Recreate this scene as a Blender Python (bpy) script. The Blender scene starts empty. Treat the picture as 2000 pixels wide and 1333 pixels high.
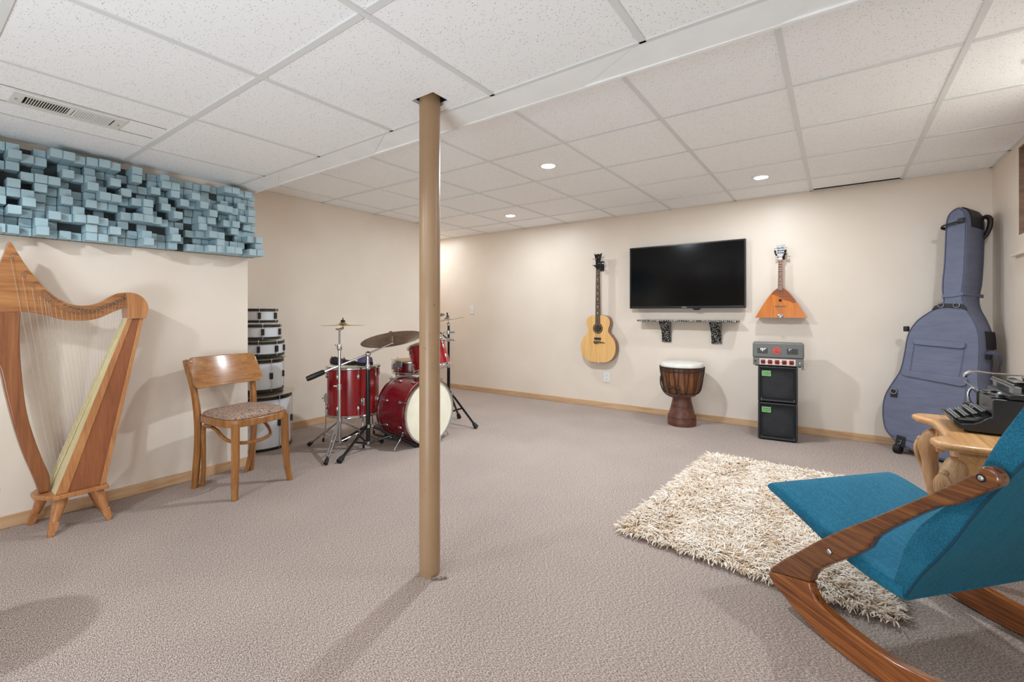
import bpy, math, random
from mathutils import Vector, Matrix
random.seed(7)
C = bpy.context.scene.collection
PI = math.pi

# ------------------------------------------------------------------ materials
def lin(c):
    return tuple(((v/255)/12.92 if v/255 <= .04045 else (((v/255)+.055)/1.055)**2.4) for v in c) + (1,)
def base(name, rgb, rough=.5, metal=0., spec=.5):
    m = bpy.data.materials.new(name); m.use_nodes = True
    nt = m.node_tree; b = nt.nodes['Principled BSDF']
    b.inputs['Base Color'].default_value = lin(rgb)
    b.inputs['Roughness'].default_value = rough
    b.inputs['Metallic'].default_value = metal
    b.inputs['Specular IOR Level'].default_value = spec
    return m, nt, b
def N(nt, t, **kw):
    n = nt.nodes.new(t)
    for k, v in kw.items():
        if k in n.inputs: n.inputs[k].default_value = v
        else: setattr(n, k, v)
    return n
def coords(nt, scale=(1,1,1), rot=(0,0,0), kind='Object'):
    tc = N(nt, 'ShaderNodeTexCoord'); mp = N(nt, 'ShaderNodeMapping')
    mp.inputs['Scale'].default_value = scale; mp.inputs['Rotation'].default_value = rot
    nt.links.new(tc.outputs[kind], mp.inputs['Vector']); return mp.outputs[0]
def ramp(nt, fac, stops):
    r = N(nt, 'ShaderNodeValToRGB'); e = r.color_ramp.elements
    while len(e) < len(stops): e.new(.5)
    for i, (p, c) in enumerate(stops): e[i].position = p; e[i].color = lin(c)
    nt.links.new(fac, r.inputs[0]); return r.outputs[0]
def bump(nt, b, h, strength=.3, dist=.002):
    n = N(nt, 'ShaderNodeBump'); n.inputs['Strength'].default_value = strength; n.inputs['Distance'].default_value = dist
    nt.links.new(h, n.inputs['Height']); nt.links.new(n.outputs[0], b.inputs['Normal'])
def noisy(name, c1, c2, scale=40, rough=.5, metal=0., stretch=(1,1,1), bmp=0., detail=3, lo=.35, hi=.65, spec=.5, dist=.002, rot=(0,0,0)):
    m, nt, b = base(name, c1, rough, metal, spec)
    v = coords(nt, stretch, rot)
    n = N(nt, 'ShaderNodeTexNoise', Scale=scale, Detail=detail); nt.links.new(v, n.inputs['Vector'])
    nt.links.new(ramp(nt, n.outputs['Fac'], [(lo, c1), (hi, c2)]), b.inputs['Base Color'])
    if bmp: bump(nt, b, n.outputs['Fac'], bmp, dist)
    return m
def wood(name, dark, mid, light, axis=2, rough=.35, scale=1., coat=.0, spec=.5):
    m, nt, b = base(name, mid, rough, 0, spec)
    st = [22*scale]*3; st[axis] = 1.6*scale
    v = coords(nt, st)
    n1 = N(nt, 'ShaderNodeTexNoise', Scale=1.6, Detail=6, Roughness=.62, Distortion=.6); nt.links.new(v, n1.inputs['Vector'])
    st2 = [140*scale]*3; st2[axis] = 5*scale
    n2 = N(nt, 'ShaderNodeTexNoise', Scale=1.2, Detail=3); nt.links.new(coords(nt, st2), n2.inputs['Vector'])
    mx = N(nt, 'ShaderNodeMix'); mx.inputs[0].default_value = .35
    nt.links.new(n1.outputs['Fac'], mx.inputs[2]); nt.links.new(n2.outputs['Fac'], mx.inputs[3])
    nt.links.new(ramp(nt, mx.outputs[0], [(.33, dark), (.5, mid), (.66, light)]), b.inputs['Base Color'])
    if coat: b.inputs['Coat Weight'].default_value = coat; b.inputs['Coat Roughness'].default_value = .12
    bump(nt, b, mx.outputs[0], .06, .001)
    return m
def emit(name, rgb, s):
    m, nt, b = base(name, rgb); b.inputs['Emission Color'].default_value = lin(rgb); b.inputs['Emission Strength'].default_value = s
    return m

M = {}
M['wall'] = noisy('wall_paint', (226,213,199), (223,209,194), 3, .42, spec=.4, bmp=.05)
M['base'] = wood('baseboard_wood', (176,136,98), (198,160,122), (212,176,140), 1, .5)
M['tbar'] = base('ceiling_bar_white', (222,222,221), .55)[0]
M['dark'] = base('dark_void', (12,10,9), .9)[0]
M['chrome'] = base('chrome', (205,206,208), .16, 1.)[0]
M['steel'] = base('dull_steel', (150,150,150), .35, 1.)[0]
M['black'] = base('black_plastic', (16,16,17), .4)[0]
M['rubber'] = base('black_rubber', (14,13,13), .7)[0]
M['blackpaint'] = base('black_painted_metal', (13,13,14), .25)[0]
M['white_plastic'] = base('white_plastic', (226,226,222), .4)[0]

def carpet_mat():
    m, nt, b = base('carpet_loop', (168,152,147), .95, 0, .1)
    v = coords(nt)
    n1 = N(nt, 'ShaderNodeTexNoise', Scale=240, Detail=3, Roughness=.75); nt.links.new(v, n1.inputs['Vector'])
    vs = coords(nt, (95, 420, 95), (0, 0, .55))
    n2 = N(nt, 'ShaderNodeTexNoise', Scale=1.3, Detail=2); nt.links.new(vs, n2.inputs['Vector'])
    n3 = N(nt, 'ShaderNodeTexNoise', Scale=1.7, Detail=2); nt.links.new(v, n3.inputs['Vector'])
    mx = N(nt, 'ShaderNodeMix'); mx.inputs[0].default_value = .5
    nt.links.new(n1.outputs['Fac'], mx.inputs[2]); nt.links.new(n2.outputs['Fac'], mx.inputs[3])
    col = ramp(nt, mx.outputs[0], [(.37, (58,48,44)), (.45, (138,123,116)), (.52, (174,158,150)), (.63, (230,219,211))])
    mc = N(nt, 'ShaderNodeMix', data_type='RGBA', blend_type='MULTIPLY'); mc.inputs[0].default_value = 1
    nt.links.new(col, mc.inputs[6])
    nt.links.new(ramp(nt, n3.outputs['Fac'], [(.3, (240,240,238)), (.7, (255,252,250))]), mc.inputs[7])
    nt.links.new(mc.outputs[2], b.inputs['Base Color'])
    bump(nt, b, mx.outputs[0], .4, .003)
    return m
M['carpet'] = carpet_mat()
def tile_mat():
    m, nt, b = base('ceiling_tile', (236,237,237), .9, 0, .1)
    v = coords(nt)
    vo = N(nt, 'ShaderNodeTexVoronoi', Scale=155, Randomness=1.); nt.links.new(v, vo.inputs['Vector'])
    n = N(nt, 'ShaderNodeTexNoise', Scale=150, Detail=2); nt.links.new(v, n.inputs['Vector'])
    sep = N(nt, 'ShaderNodeSeparateColor'); nt.links.new(vo.outputs['Color'], sep.inputs[0])
    # dot radius varies by cell; ragged edge
    r = N(nt, 'ShaderNodeMath', operation='MULTIPLY_ADD'); nt.links.new(sep.outputs[0], r.inputs[0]); r.inputs[1].default_value = .28; r.inputs[2].default_value = -.02
    a = N(nt, 'ShaderNodeMath', operation='MULTIPLY_ADD'); nt.links.new(n.outputs['Fac'], a.inputs[0]); a.inputs[1].default_value = .3; a.inputs[2].default_value = -.15
    d = N(nt, 'ShaderNodeMath', operation='ADD'); nt.links.new(vo.outputs['Distance'], d.inputs[0]); nt.links.new(a.outputs[0], d.inputs[1])
    lt = N(nt, 'ShaderNodeMath', operation='LESS_THAN'); nt.links.new(d.outputs[0], lt.inputs[0]); nt.links.new(r.outputs[0], lt.inputs[1])
    mc = N(nt, 'ShaderNodeMix', data_type='RGBA'); nt.links.new(lt.outputs[0], mc.inputs[0])
    mc.inputs[6].default_value = lin((246,246,246)); mc.inputs[7].default_value = lin((140,137,133))
    nt.links.new(mc.outputs[2], b.inputs['Base Color'])
    return m
M['tile'] = tile_mat()

# ------------------------------------------------------------------ mesh builder
class MB:
    def __init__(s): s.v = []; s.f = []; s.mi = []; s.cur = 0
    def add(s, vs, fs):
        o = len(s.v); s.v += [tuple(q) for q in vs]
        for q in fs: s.f.append([o+i for i in q]); s.mi.append(s.cur)
        return s
    def box(s, c, d, rot=None):
        x, y, z = d[0]/2, d[1]/2, d[2]/2
        vs = [Vector((a*x, b*y, e*z)) for a in (-1,1) for b in (-1,1) for e in (-1,1)]
        R = rot if rot is not None else Matrix.Identity(3)
        return s.add([R @ q + Vector(c) for q in vs], [(0,1,3,2),(4,6,7,5),(0,4,5,1),(2,3,7,6),(0,2,6,4),(1,5,7,3)])
    def bb(s, x0, x1, y0, y1, z0, z1):
        return s.box(((x0+x1)/2, (y0+y1)/2, (z0+z1)/2), (x1-x0, y1-y0, z1-z0))
    def hexa(s, p):       # 4 bottom corners then 4 top corners, both in the same turn
        return s.add(p, [(3,2,1,0),(4,5,6,7),(0,1,5,4),(1,2,6,5),(2,3,7,6),(3,0,4,7)])
    def prism(s, pts, O, ea, eb, en, t0, t1):
        O, ea, eb, en = map(Vector, (O, ea, eb, en)); n = len(pts)
        a = [O + ea*p[0] + eb*p[1] + en*t0 for p in pts]; b = [O + ea*p[0] + eb*p[1] + en*t1 for p in pts]
        return s.add(a+b, [list(range(n))[::-1], [n+i for i in range(n)]] + [(i, (i+1) % n, n+(i+1) % n, n+i) for i in range(n)])
    def loft(s, rings, caps=True, closed=True):
        n = len(rings[0]); vs = [q for r in rings for q in r]; fs = []
        for i in range(len(rings)-1):
            for j in range(n if closed else n-1):
                k = (j+1) % n
                fs.append((i*n+j, i*n+k, (i+1)*n+k, (i+1)*n+j))
        if caps: fs += [list(range(n))[::-1], [(len(rings)-1)*n+j for j in range(n)]]
        return s.add(vs, fs)
    def tube(s, path, r, seg=8, caps=True, flat=None, up=None):
        P = [Vector(p) for p in path]; n = len(P)
        R = r if isinstance(r, (list, tuple)) else [r]*n
        rings = []; prev = None
        for i, p in enumerate(P):
            t = (P[min(i+1, n-1)] - P[max(i-1, 0)]).normalized()
            if prev is None:
                u = Vector(up) if up else (Vector((0,0,1)) if abs(t.z) < .9 else Vector((1,0,0)))
                a = (u - t*u.dot(t)).normalized()
            else: a = (prev - t*prev.dot(t)).normalized()
            prev = a; b = t.cross(a); fl = flat or 1.
            rings.append([p + (a*math.cos(2*PI*k/seg) + b*math.sin(2*PI*k/seg)*fl)*R[i] for k in range(seg)])
        return s.loft(rings, caps)
    def lathe(s, prof, seg=24, O=(0,0,0), mat=None, caps=True):
        O = Vector(O); R = mat if mat is not None else Matrix.Identity(3); rings = []
        for r, z in prof:
            rings.append([O + R @ Vector((r*math.cos(2*PI*k/seg), r*math.sin(2*PI*k/seg), z)) for k in range(seg)])
        return s.loft(rings, caps)
    def ring(s, R_, r, seg=40, rs=8, O=(0,0,0), mat=None, flat=1.):
        O = Vector(O); A = mat if mat is not None else Matrix.Identity(3); rings = []
        for i in range(seg+1):
            t = 2*PI*i/seg
            rings.append([O + A @ Vector(((R_ + r*math.cos(2*PI*k/rs))*math.cos(t), (R_ + r*math.cos(2*PI*k/rs))*math.sin(t), flat*r*math.sin(2*PI*k/rs))) for k in range(rs)])
        return s.loft(rings, False)
    def ball(s, c, r, sx=1, sy=1, sz=1, seg=12, rg=8, rot=None):
        R = rot if rot is not None else Matrix.Identity(3)
        rings = []
        for i in range(rg+1):
            a = -PI/2 + PI*i/rg; rr = max(math.cos(a), 1e-4)
            rings.append([Vector(c) + R @ Vector((r*sx*rr*math.cos(2*PI*k/seg), r*sy*rr*math.sin(2*PI*k/seg), r*sz*math.sin(a))) for k in range(seg)])
        return s.loft(rings, True)
    def build(s, name, mat, parent=None, off=None, bev=0, smooth=35, mats=None, bseg=2):
        me = bpy.data.meshes.new(name)
        vs = [(q[0]-off[0], q[1]-off[1], q[2]-off[2]) for q in s.v] if off else [tuple(q) for q in s.v]
        me.from_pydata(vs, [], s.f)
        import bmesh
        bm = bmesh.new(); bm.from_mesh(me); bmesh.ops.recalc_face_normals(bm, faces=bm.faces); bm.to_mesh(me); bm.free()
        for q in (mats or [mat]): me.materials.append(q)
        if mats: me.polygons.foreach_set('material_index', s.mi)
        me.polygons.foreach_set('use_smooth', [True]*len(me.polygons))
        me.set_sharp_from_angle(angle=math.radians(smooth)); me.update()
        o = bpy.data.objects.new(name, me); C.objects.link(o)
        if parent: o.parent = parent
        if bev:
            b = o.modifiers.new('edge', 'BEVEL'); b.width = bev; b.segments = bseg; b.limit_method = 'ANGLE'; b.angle_limit = math.radians(40)
            b.harden_normals = False
        return o

def tag(o, label, cat, group=None):
    o['label'] = label; o['category'] = cat
    if group: o['group'] = group
    return o
class Thing:
    """an Empty at the thing's base that parents its parts; w=True takes world coordinates"""
    def __init__(s, name, label, cat, loc=(0,0,0), rot=(0,0,0), group=None):
        s.o = bpy.data.objects.new(name, None); C.objects.link(s.o); s.o.empty_display_size = .05
        s.o.location = loc; s.o.rotation_euler = rot; s.loc = loc
        tag(s.o, label, cat, group)
    def part(s, name, mb, mat, bev=0, parent=None, w=True, **k):
        return mb.build(name, mat, parent or s.o, s.loc if w else None, bev, **k)
def struct(name, mb, mat, bev=0, parent=None, **k):
    o = mb.build(name, mat, parent, None, bev, **k)
    if not parent: o['kind'] = 'structure'
    return o
def clone(o, parent=None):
    c = o.copy(); C.objects.link(c)
    if parent: c.parent = parent
    for ch in list(o.children):
        clone(ch, c)
    return c
def arc(cx, cy, r, a0, a1, n):
    return [(cx + r*math.cos(a0+(a1-a0)*i/n), cy + r*math.sin(a0+(a1-a0)*i/n)) for i in range(n+1)]
def rrect(x0, x1, y0, y1, r, n=4):
    return arc(x1-r, y1-r, r, 0, PI/2, n) + arc(x0+r, y1-r, r, PI/2, PI, n) + arc(x0+r, y0+r, r, PI, 1.5*PI, n) + arc(x1-r, y0+r, r, 1.5*PI, 2*PI, n)
def spline(pts, n=6):
    P = [Vector(p) for p in pts]; out = []
    for i in range(len(P)-1):
        a, b, c, d = P[max(i-1,0)], P[i], P[i+1], P[min(i+2, len(P)-1)]
        for k in range(n):
            t = k/n
            out.append(.5*((2*b) + (c-a)*t + (2*a-5*b+4*c-d)*t*t + (3*b-a-3*c+d)*t**3))
    out.append(P[-1]); return out
def rx(a): return Matrix.Rotation(a, 3, 'X')
def ry(a): return Matrix.Rotation(a, 3, 'Y')
def rz(a): return Matrix.Rotation(a, 3, 'Z')

# ------------------------------------------------------------------ room
XA, XB, XR, YB = -3.373, -4.088, .938, 4.797
ZN, ZF, YS, YE = 1.9455, 2.154, 1.43, 1.556
T = .6096
struct('floor', MB().bb(-5.5, XR+.1, -3.2, YB+.1, -.1, 0), M['carpet'])
struct('wall_left', MB().bb(XB-.25, XA, -3.1, 1.519, 0, 2.45), M['wall'])
struct('wall_left_recess', MB().bb(XB-.25, XB, 1.519, 3.97, 0, 2.45), M['wall'])
struct('wall_back', MB().bb(-5.4, XR+.1, YB, YB+.1, 0, ZF+.003), M['wall'])
struct('wall_back_dark_top', MB().bb(-5.4, XR+.1, YB, YB+.1, ZF+.003, 2.45), M['dark'])  # wall top coloured near-black so the ceiling slit looks unlit
struct('wall_passage', MB().bb(-5.4, -5.3, 3.97, YB, 0, 2.45), M['wall'])
struct('wall_passage_side', MB().bb(-5.3, XB-.25, 3.87, 3.97, 0, 2.45), M['wall'])
struct('wall_front', MB().bb(XB-.25, XR+.1, -3.2, -3.1, 0, 2.45), M['wall'])
# right wall with the boarded opening
wy0, wy1, wz0, wz1 = 3.3, 4.21, 1.567, 2.12
b = MB(); b.bb(XR, XR+.1, -3.1, wy0, 0, 2.45); b.bb(XR, XR+.1, wy1, YB, 0, 2.45); b.bb(XR, XR+.1, wy0, wy1, 0, wz0); b.bb(XR, XR+.1, wy0, wy1, wz1, 2.45)
struct('wall_right', b, M['wall'])
M['board'] = noisy('window_board', (120,92,72), (140,110,88), 6, .7, stretch=(1,1,6), bmp=.1)
wn = struct('window_1', MB().bb(XR+.045, XR+.06, wy0+.0, wy1-.0, wz0, wz1), M['board'])
fr = MB()
for q in ((wy0, wy0+.012, wz0, wz1), (wy1-.012, wy1, wz0, wz1), (wy0, wy1, wz0, wz0+.012), (wy0, wy1, wz1-.012, wz1)): fr.bb(XR+.002, XR+.045, *q)
struct('window_frame', fr, M['board'], parent=wn)
struct('trim_4', MB().prism([(0,0),(-.03,0),(-.03,.012),(-.012,.02),(0,.03)], (XR, 0, 1.435), (1,0,0), (0,0,1), (0,1,0), 3.2, 4.25), M['wall'])
# baseboards
bh, bt = .062, .011
struct('baseboard_left', MB().bb(XA, XA+bt, -3.1, 1.519+bt, 0, bh), M['base'], .003)
struct('baseboard_return', MB().bb(XB+bt, XA, 1.519, 1.519+bt, 0, bh), M['base'], .003)
struct('baseboard_recess', MB().bb(XB, XB+bt, 1.519+bt, 3.97, 0, bh), M['base'], .003)
M['base2'] = wood('baseboard_wood_back', (176,136,98), (198,160,122), (212,176,140), 0, .5)
struct('baseboard_back', MB().bb(-5.3, XR-bt, YB-bt, YB, 0, bh), M['base2'], .003)
struct('baseboard_right', MB().bb(XR-bt, XR, -3.1, YB-bt, 0, bh), M['base'], .003)

# ceilings: near (low) and far (high), tiles with a dropped grid of bars
px, py = -1.3695, 1.3305                      # steel post
hx0, hx1, hy0, hy1 = px-.05, px+.075, py-.055, py+.05
b = MB(); b.bb(XB-.2, XR, -3.1, hy0, ZN, ZN+.015); b.bb(XB-.2, hx0, hy0, hy1, ZN, ZN+.015); b.bb(hx1, XR, hy0, hy1, ZN, ZN+.015); b.bb(XB-.2, XR, hy1, YS+.004, ZN, ZN+.015)
struct('ceiling', b, M['tile'])
gap0, gap1 = -.165, .415
b = MB(); b.bb(-5.3, XR, YE, YB-.055, ZF, ZF+.015); b.bb(-5.3, gap0, YB-.055, YB, ZF, ZF+.015); b.bb(gap1, XR, YB-.055, YB, ZF, ZF+.015)
struct('ceiling_far', b, M['tile'])
struct('ceiling_deck', MB().bb(-5.5, XR+.1, -3.2, YB+.1, 2.45, 2.5), M['dark'])
bw, bd = .012, .005
def lattice(b, xs, ys, x0, x1, y0, y1, z):
    for x in xs: b.bb(x-bw, x+bw, y0, y1, z-bd, z)
    for y in ys:
        e = [x0] + [q for x in xs for q in (x-bw-.0012, x+bw+.0012)] + [x1]
        for i in range(0, len(e), 2): b.bb(e[i], e[i+1], y-bw, y+bw, z-bd, z)
b = MB()
nx = [-1.1141 + k*T for k in range(-3, 4)]; ny = [.8208 + k*T for k in range(-6, 1)]
lattice(b, nx, ny, XA, XR, -3.1, YS, ZN)
b.bb(XA, XR, YS-.012, YS+.006, ZN-bd, ZN)
struct('trim_1', b, M['tbar'], .0008, bseg=1)
b = MB()
fx = [-2.0106 + k*T for k in range(-5, 5)]; fy = [2.5274 + k*T for k in range(-1, 4)]
lattice(b, fx, fy, -5.3, XR, YE, YB, ZF)
b.bb(XR-.018, XR, YE, YB, ZF-bd, ZF); b.bb(-5.3, gap0, YB-.018, YB, ZF-bd, ZF); b.bb(gap1, XR, YB-.018, YB, ZF-bd, ZF); b.bb(XB, XB+.018, YE, 3.97, ZF-bd, ZF)
struct('trim_2', b, M['tbar'], .0008, bseg=1)
# dropped edge between the two ceilings: overlapping strips of tile and the step above them
M['strip'] = noisy('ceiling_strip', (243,243,242), (238,238,236), 8, .8)  # whitened colour carries the brighter light this edge catches
b = MB()
def quad_strip(pts, t=.006): b.add([(x, y, z) for x, y, z in pts] + [(x, y, z+t) for x, y, z in pts], [(3,2,1,0),(4,5,6,7),(0,1,5,4),(1,2,6,5),(2,3,7,6),(3,0,4,7)])
segs = [(-4.08, -3.05), (-3.05, -2.05), (-2.05, -.80), (-.80, -.16), (-.16, XR)]
for i, (a, e) in enumerate(segs):
    dz = (.000, .004, .001, .005, .002)[i]
    quad_strip([(a-.02, YS+.004, ZN+.001), (e+.26, YS+.004, ZN-.005), (e+.02, YE, ZN-.016), (a-.02, YE, ZN-.011)] if e < XR else [(a, YS+.004, ZN+.001), (e, YS+.004, ZN+.001), (e, YE, ZN-.011), (a, YE, ZN-.011)])
b.bb(XB, XR, YE, YE+.014, ZN-.018, ZF)
struct('trim_3', b, M['strip'])

# ------------------------------------------------------------------ post
M['post'] = noisy('post_paint', (156,126,96), (150,119,88), 5, .38, spec=.5)
post = Thing('support_post', 'round tan steel support post in the middle of the room', 'post', (px, py, 0))
pb = MB(); pb.lathe([(.0425, 0), (.0425, 2.3)], 40, (px, py, 0))
post.part('shaft', pb, M['post'])
M['scuff'] = base('scuff_mark', (70,52,40), .7)[0]
for k in range(16):
    b = MB()
    a = math.radians(random.uniform(-95, -10)); z = random.choice([random.gauss(.85, .1), random.uniform(.2, 1.3)])
    p = Vector((px+.0426*math.cos(a), py+.0426*math.sin(a), z)); q = p + Vector((-math.sin(a)*random.uniform(-.004, .004), 0, random.uniform(-.01, .01)))
    b.tube([p, (p+q)/2, q], random.uniform(.0006, .0011), 5)
    post.part('scuff', b, M['scuff'])
M['plaster'] = noisy('plaster_crumb', (150,136,122), (84,74,66), 120, .95, bmp=.8)
b = MB(); b.ball((px+.065, py-.012, .006), .010, 1.5, 1, .7); b.ball((px+.05, py-.03, .005), .007, 1.6, 1, .7); b.ball((px+.083, py+.004, .005), .008)
cr = b.build('plaster_crumb', M['plaster']); tag(cr, 'grey plaster crumbs on the carpet at the foot of the tan post', 'debris')
cr['kind'] = 'stuff'

# ------------------------------------------------------------------ ceiling lights and an added fill light
M['lens'] = emit('lamp_lens', (255,244,228), 45)
M['ringw'] = base('lamp_ring', (235,234,230), .4)[0]
def downlight(x, y, z, label, energy, cut=152, glow=True):
    t = Thing('ceiling_light', label, 'ceiling light', (x, y, z), group='recessed ceiling lights')
    t.part('trim_ring', MB().lathe([(.050, -.001), (.050, -.009), (.058, -.0085), (.072, -.003), (.073, 0), (.05, 0), (.05, -.001)], 32, caps=False), M['ringw'], w=False)
    t.part('lens', MB().lathe([(.0495, -.006), (.0495, -.0005)], 28), M['lens'], w=False)
    if z > 2: l = bpy.data.lights.new('downlight_beam', 'AREA'); l.shape = 'DISK'; l.size = .096
    else:
        l = bpy.data.lights.new('downlight_beam', 'SPOT'); l.spot_size = math.radians(161); l.spot_blend = .12; l.shadow_soft_size = .04
    l.energy = energy; l.color = (.82, .925, 1.)
    o = bpy.data.objects.new('downlight_beam', l); C.objects.link(o); o.location = (x, y, z-(.011 if z > 2 else .02))
    return t
EF, EN = 11.5, 36
downlight(-1.712, 2.85, ZF, 'recessed ceiling light nearest the tan post', EF*3.6)
downlight(-.486, 4.07, ZF, 'recessed ceiling light in the ceiling above the television and balalaika', EF)
downlight(-2.93, 4.07, ZF, 'recessed ceiling light farthest away, above the wall by the drum kit', EF)
downlight(.72, 2.85, ZF, 'recessed ceiling light by the right wall above the carved table', EF*1.6)
downlight(-2.24, -.41, ZN, 'recessed ceiling light in the low ceiling in front of the harp', EN*1.7)
downlight(-1.15, -.41, ZN, 'recessed ceiling light in the low ceiling in line with the post', EN*.7)
downlight(.1, -.41, ZN, 'recessed ceiling light in the low ceiling behind the rocking chair', EN*.45)
downlight(-4.75, 4.38, ZF, 'recessed ceiling light in the side passage beyond the drums', 7)

# added unseen fill light behind the camera, aimed up to brighten the ceilings
def soft(name, loc, rot, size, sy, e, col):
    l = bpy.data.lights.new(name, 'AREA'); l.shape = 'RECTANGLE'; l.size = size; l.size_y = sy; l.energy = e; l.color = col
    o = bpy.data.objects.new(name, l); C.objects.link(o); o.location = loc; o.rotation_euler = rot
soft('ceiling_fill_light', (-.6, -1.3, .4), (PI-.95, 0, math.radians(18)), 1.2, .8, 50, (.78, .91, 1.))

# ------------------------------------------------------------------ ceiling vent
M['ventw'] = base('vent_enamel', (222,219,214), .45)[0]
vt = Thing('ceiling_vent', 'white metal air register in the low ceiling above the harp', 'air vent', (-2.68, .49, ZN))
x0, x1, y0, y1 = -2.765, -2.6, .31, .66
b = MB()
for q in ((x0, x0+.032, y0, y1), (x1-.032, x1, y0, y1), (x0+.032, x1-.032, y0, y0+.035), (x0+.032, x1-.032, y1-.035, y1), (x0+.032, x1-.032, .478, .49)): b.bb(*q, ZN-.009, ZN-.001)
vt.part('frame', b, M['ventw'], .002)
vt.part('duct_dark_sheet', MB().bb(x0+.03, x1-.03, y0+.03, y1-.03, ZN-.0012, ZN-.0004), M['dark'])  # flat near-black sheet stands in for the darkness behind the louvers
b = MB()
for k in range(17):
    y = y0+.045 + k*.0078
    if y < .474: b.box(((x0+x1)/2, y, ZN-.006), (x1-x0-.066, .002, .008), rx(-.7))
for k in range(17):
    y = .497 + k*.0078
    if y < y1-.04: b.box(((x0+x1)/2, y, ZN-.006), (x1-x0-.066, .002, .008), rx(.7))
vt.part('louvers', b, M['ventw'])
for y in (y0+.015, y1-.015): vt.part('screw', MB().lathe([(.004, -.0105), (.004, -.008)], 10, ((x0+x1)/2, y, ZN)), M['steel'])
# filler strips beside the register
b = MB()
for x in (-2.585, -2.775): b.bb(x-.0015, x+.0015, -3.0, .80, ZN-.002, ZN)
struct('trim_5', b, M['steel'])

# ------------------------------------------------------------------ sound diffuser on the left wall
M['block'] = noisy('block_paint', (166,190,198), (156,180,188), 12, .5)
M['backing'] = base('diffuser_backing_shade', (58,66,70), .7)[0]  # backing colour darkened to stand for shade deep between the blocks
df = Thing('sound_diffuser', 'long pale blue wooden block sound diffuser on the left wall above the harp', 'acoustic panel', (XA, .6, 1.46))
dy0, dy1, dz0, dz1 = -.35, 1.55, 1.462, 1.905
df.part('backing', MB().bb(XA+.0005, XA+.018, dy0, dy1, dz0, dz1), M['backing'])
pit = .0475; cols = int((dy1-dy0)/pit); rows = 10
pz = (dz1-dz0)/rows; cells = []
for i in range(cols):
    for j in range(rows):
        if random.random() < .13: continue
        L = random.choice([.006, .012, .02, .035, .06, .08, .10, .12, .14, .155])*random.uniform(.92, 1.05)
        cells.append((i, j, L))
def blk(b, i, j, L):
    y = dy1 - (i+.5)*pit; z = dz0 + (j+.5)*pz
    b.bb(XA+.018, XA+.018+L, y-pit/2+.0009, y+pit/2-.0009, z-pz/2+.0009, z+pz/2-.0009)
vis = [c for c in cells if dy1-(c[0]+.5)*pit > .36]
big = sorted(vis, key=lambda c: -c[2]+.0018*(cols-c[0]))[:100]; bs = set((c[0], c[1]) for c in big)
for i, j, L in big:
    b = MB(); blk(b, i, j, L); df.part('block', b, M['block'], .0015, bseg=1)
b = MB()
for c in cells:
    if (c[0], c[1]) not in bs: blk(b, *c)
o = df.part('block_field', b, M['block'], .0015, bseg=1); o['kind'] = 'stuff'

# ------------------------------------------------------------------ harp
M['harp'] = wood('harp_neck_wood', (128,78,40), (158,102,56), (182,126,74), 1, .35, coat=.25)
M['harp2'] = wood('harp_pillar_wood', (108,62,34), (132,78,44), (150,94,56), 2, .35, coat=.25)
M['harprail'] = wood('harp_rail_wood', (146,92,52), (172,114,68), (188,132,84), 2, .35, coat=.2)
M['harppanel'] = wood('harp_panel_wood', (120,66,36), (136,78,44), (148,88,52), 2, .4, coat=.15)
M['spruce'] = wood('harp_soundboard_spruce', (200,184,136), (214,200,154), (224,212,170), 2, .5)
M['string'] = base('nylon_string', (178,168,156), .4)[0]
hp = Thing('harp', 'wooden lever harp with pale strings standing by the left wall', 'harp', (-3.2, .58, 0))
top = [(.366,1.412),(.372,1.406),(.384,1.378),(.409,1.322),(.434,1.276),(.46,1.232),(.492,1.185),(.528,1.148),(.57,1.121),(.613,1.112),(.658,1.117),(.697,1.134),(.735,1.164),(.764,1.181),(.79,1.184)]
top = [(q.x, q.y) for q in spline([(a, c, 0) for a, c in top], 3)]
bot = [(.80,1.10),(.78,1.098),(.735,1.075),(.688,1.048),(.643,1.035),(.598,1.034),(.555,1.039),(.514,1.053),(.476,1.067),(.434,1.078),(.399,1.08)]
bot = [(q.x, q.y) for q in spline([(a, c, 0) for a, c in bot], 3)]
left = [(.262,1.08),(.282,1.16),(.312,1.25),(.335,1.311),(.349,1.36),(.360,1.406)]
ex, ey, ez = (1,0,0), (0,1,0), (0,0,1)
hp.part('neck', MB().prism(top+bot+left, (0,0,0), ey, ez, ex, -3.218, -3.178), M['harp'], .006, bseg=3)
pil = [(.399,1.0795),(.397,.923),(.405,.762),(.42,.599),(.448,.454),(.477,.342),(.4985,.262),(.4985,.19)]
pil = [(q.x, q.y) for q in spline([(a, c, 0) for a, c in pil], 4)]
pil2 = [(.462,.19),(.452,.235),(.436,.295),(.405,.407),(.377,.538),(.351,.69),(.334,.804),(.31,.88),(.288,.96),(.268,1.03),(.262,1.0795)]
pil2 = [(q.x, q.y) for q in spline([(a, c, 0) for a, c in pil2], 4)]
hp.part('pillar', MB().prism(pil+pil2, (0,0,0), ey, ez, ex, -3.226, -3.166), M['harp2'], .007, bseg=3)
sh = arc(.80, 1.10, .086, math.radians(95), math.radians(-5), 10)
sh = [(.792,1.186)] + sh + [(.880,1.06),(.876,1.043),(.797,1.046)]
hp.part('shoulder', MB().prism(sh, (0,0,0), ey, ez, ex, -3.250, -3.140), M['harprail'], .012, bseg=4)
def sbY(z): return .505 + (z-.19)*(.797-.505)/(1.043-.19)
xf0, xf1, xk0, xk1 = -3.085, -3.150, -3.318, -3.245        # front/back edge at bottom/top
zb_, zt_ = .187, 1.043
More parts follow.
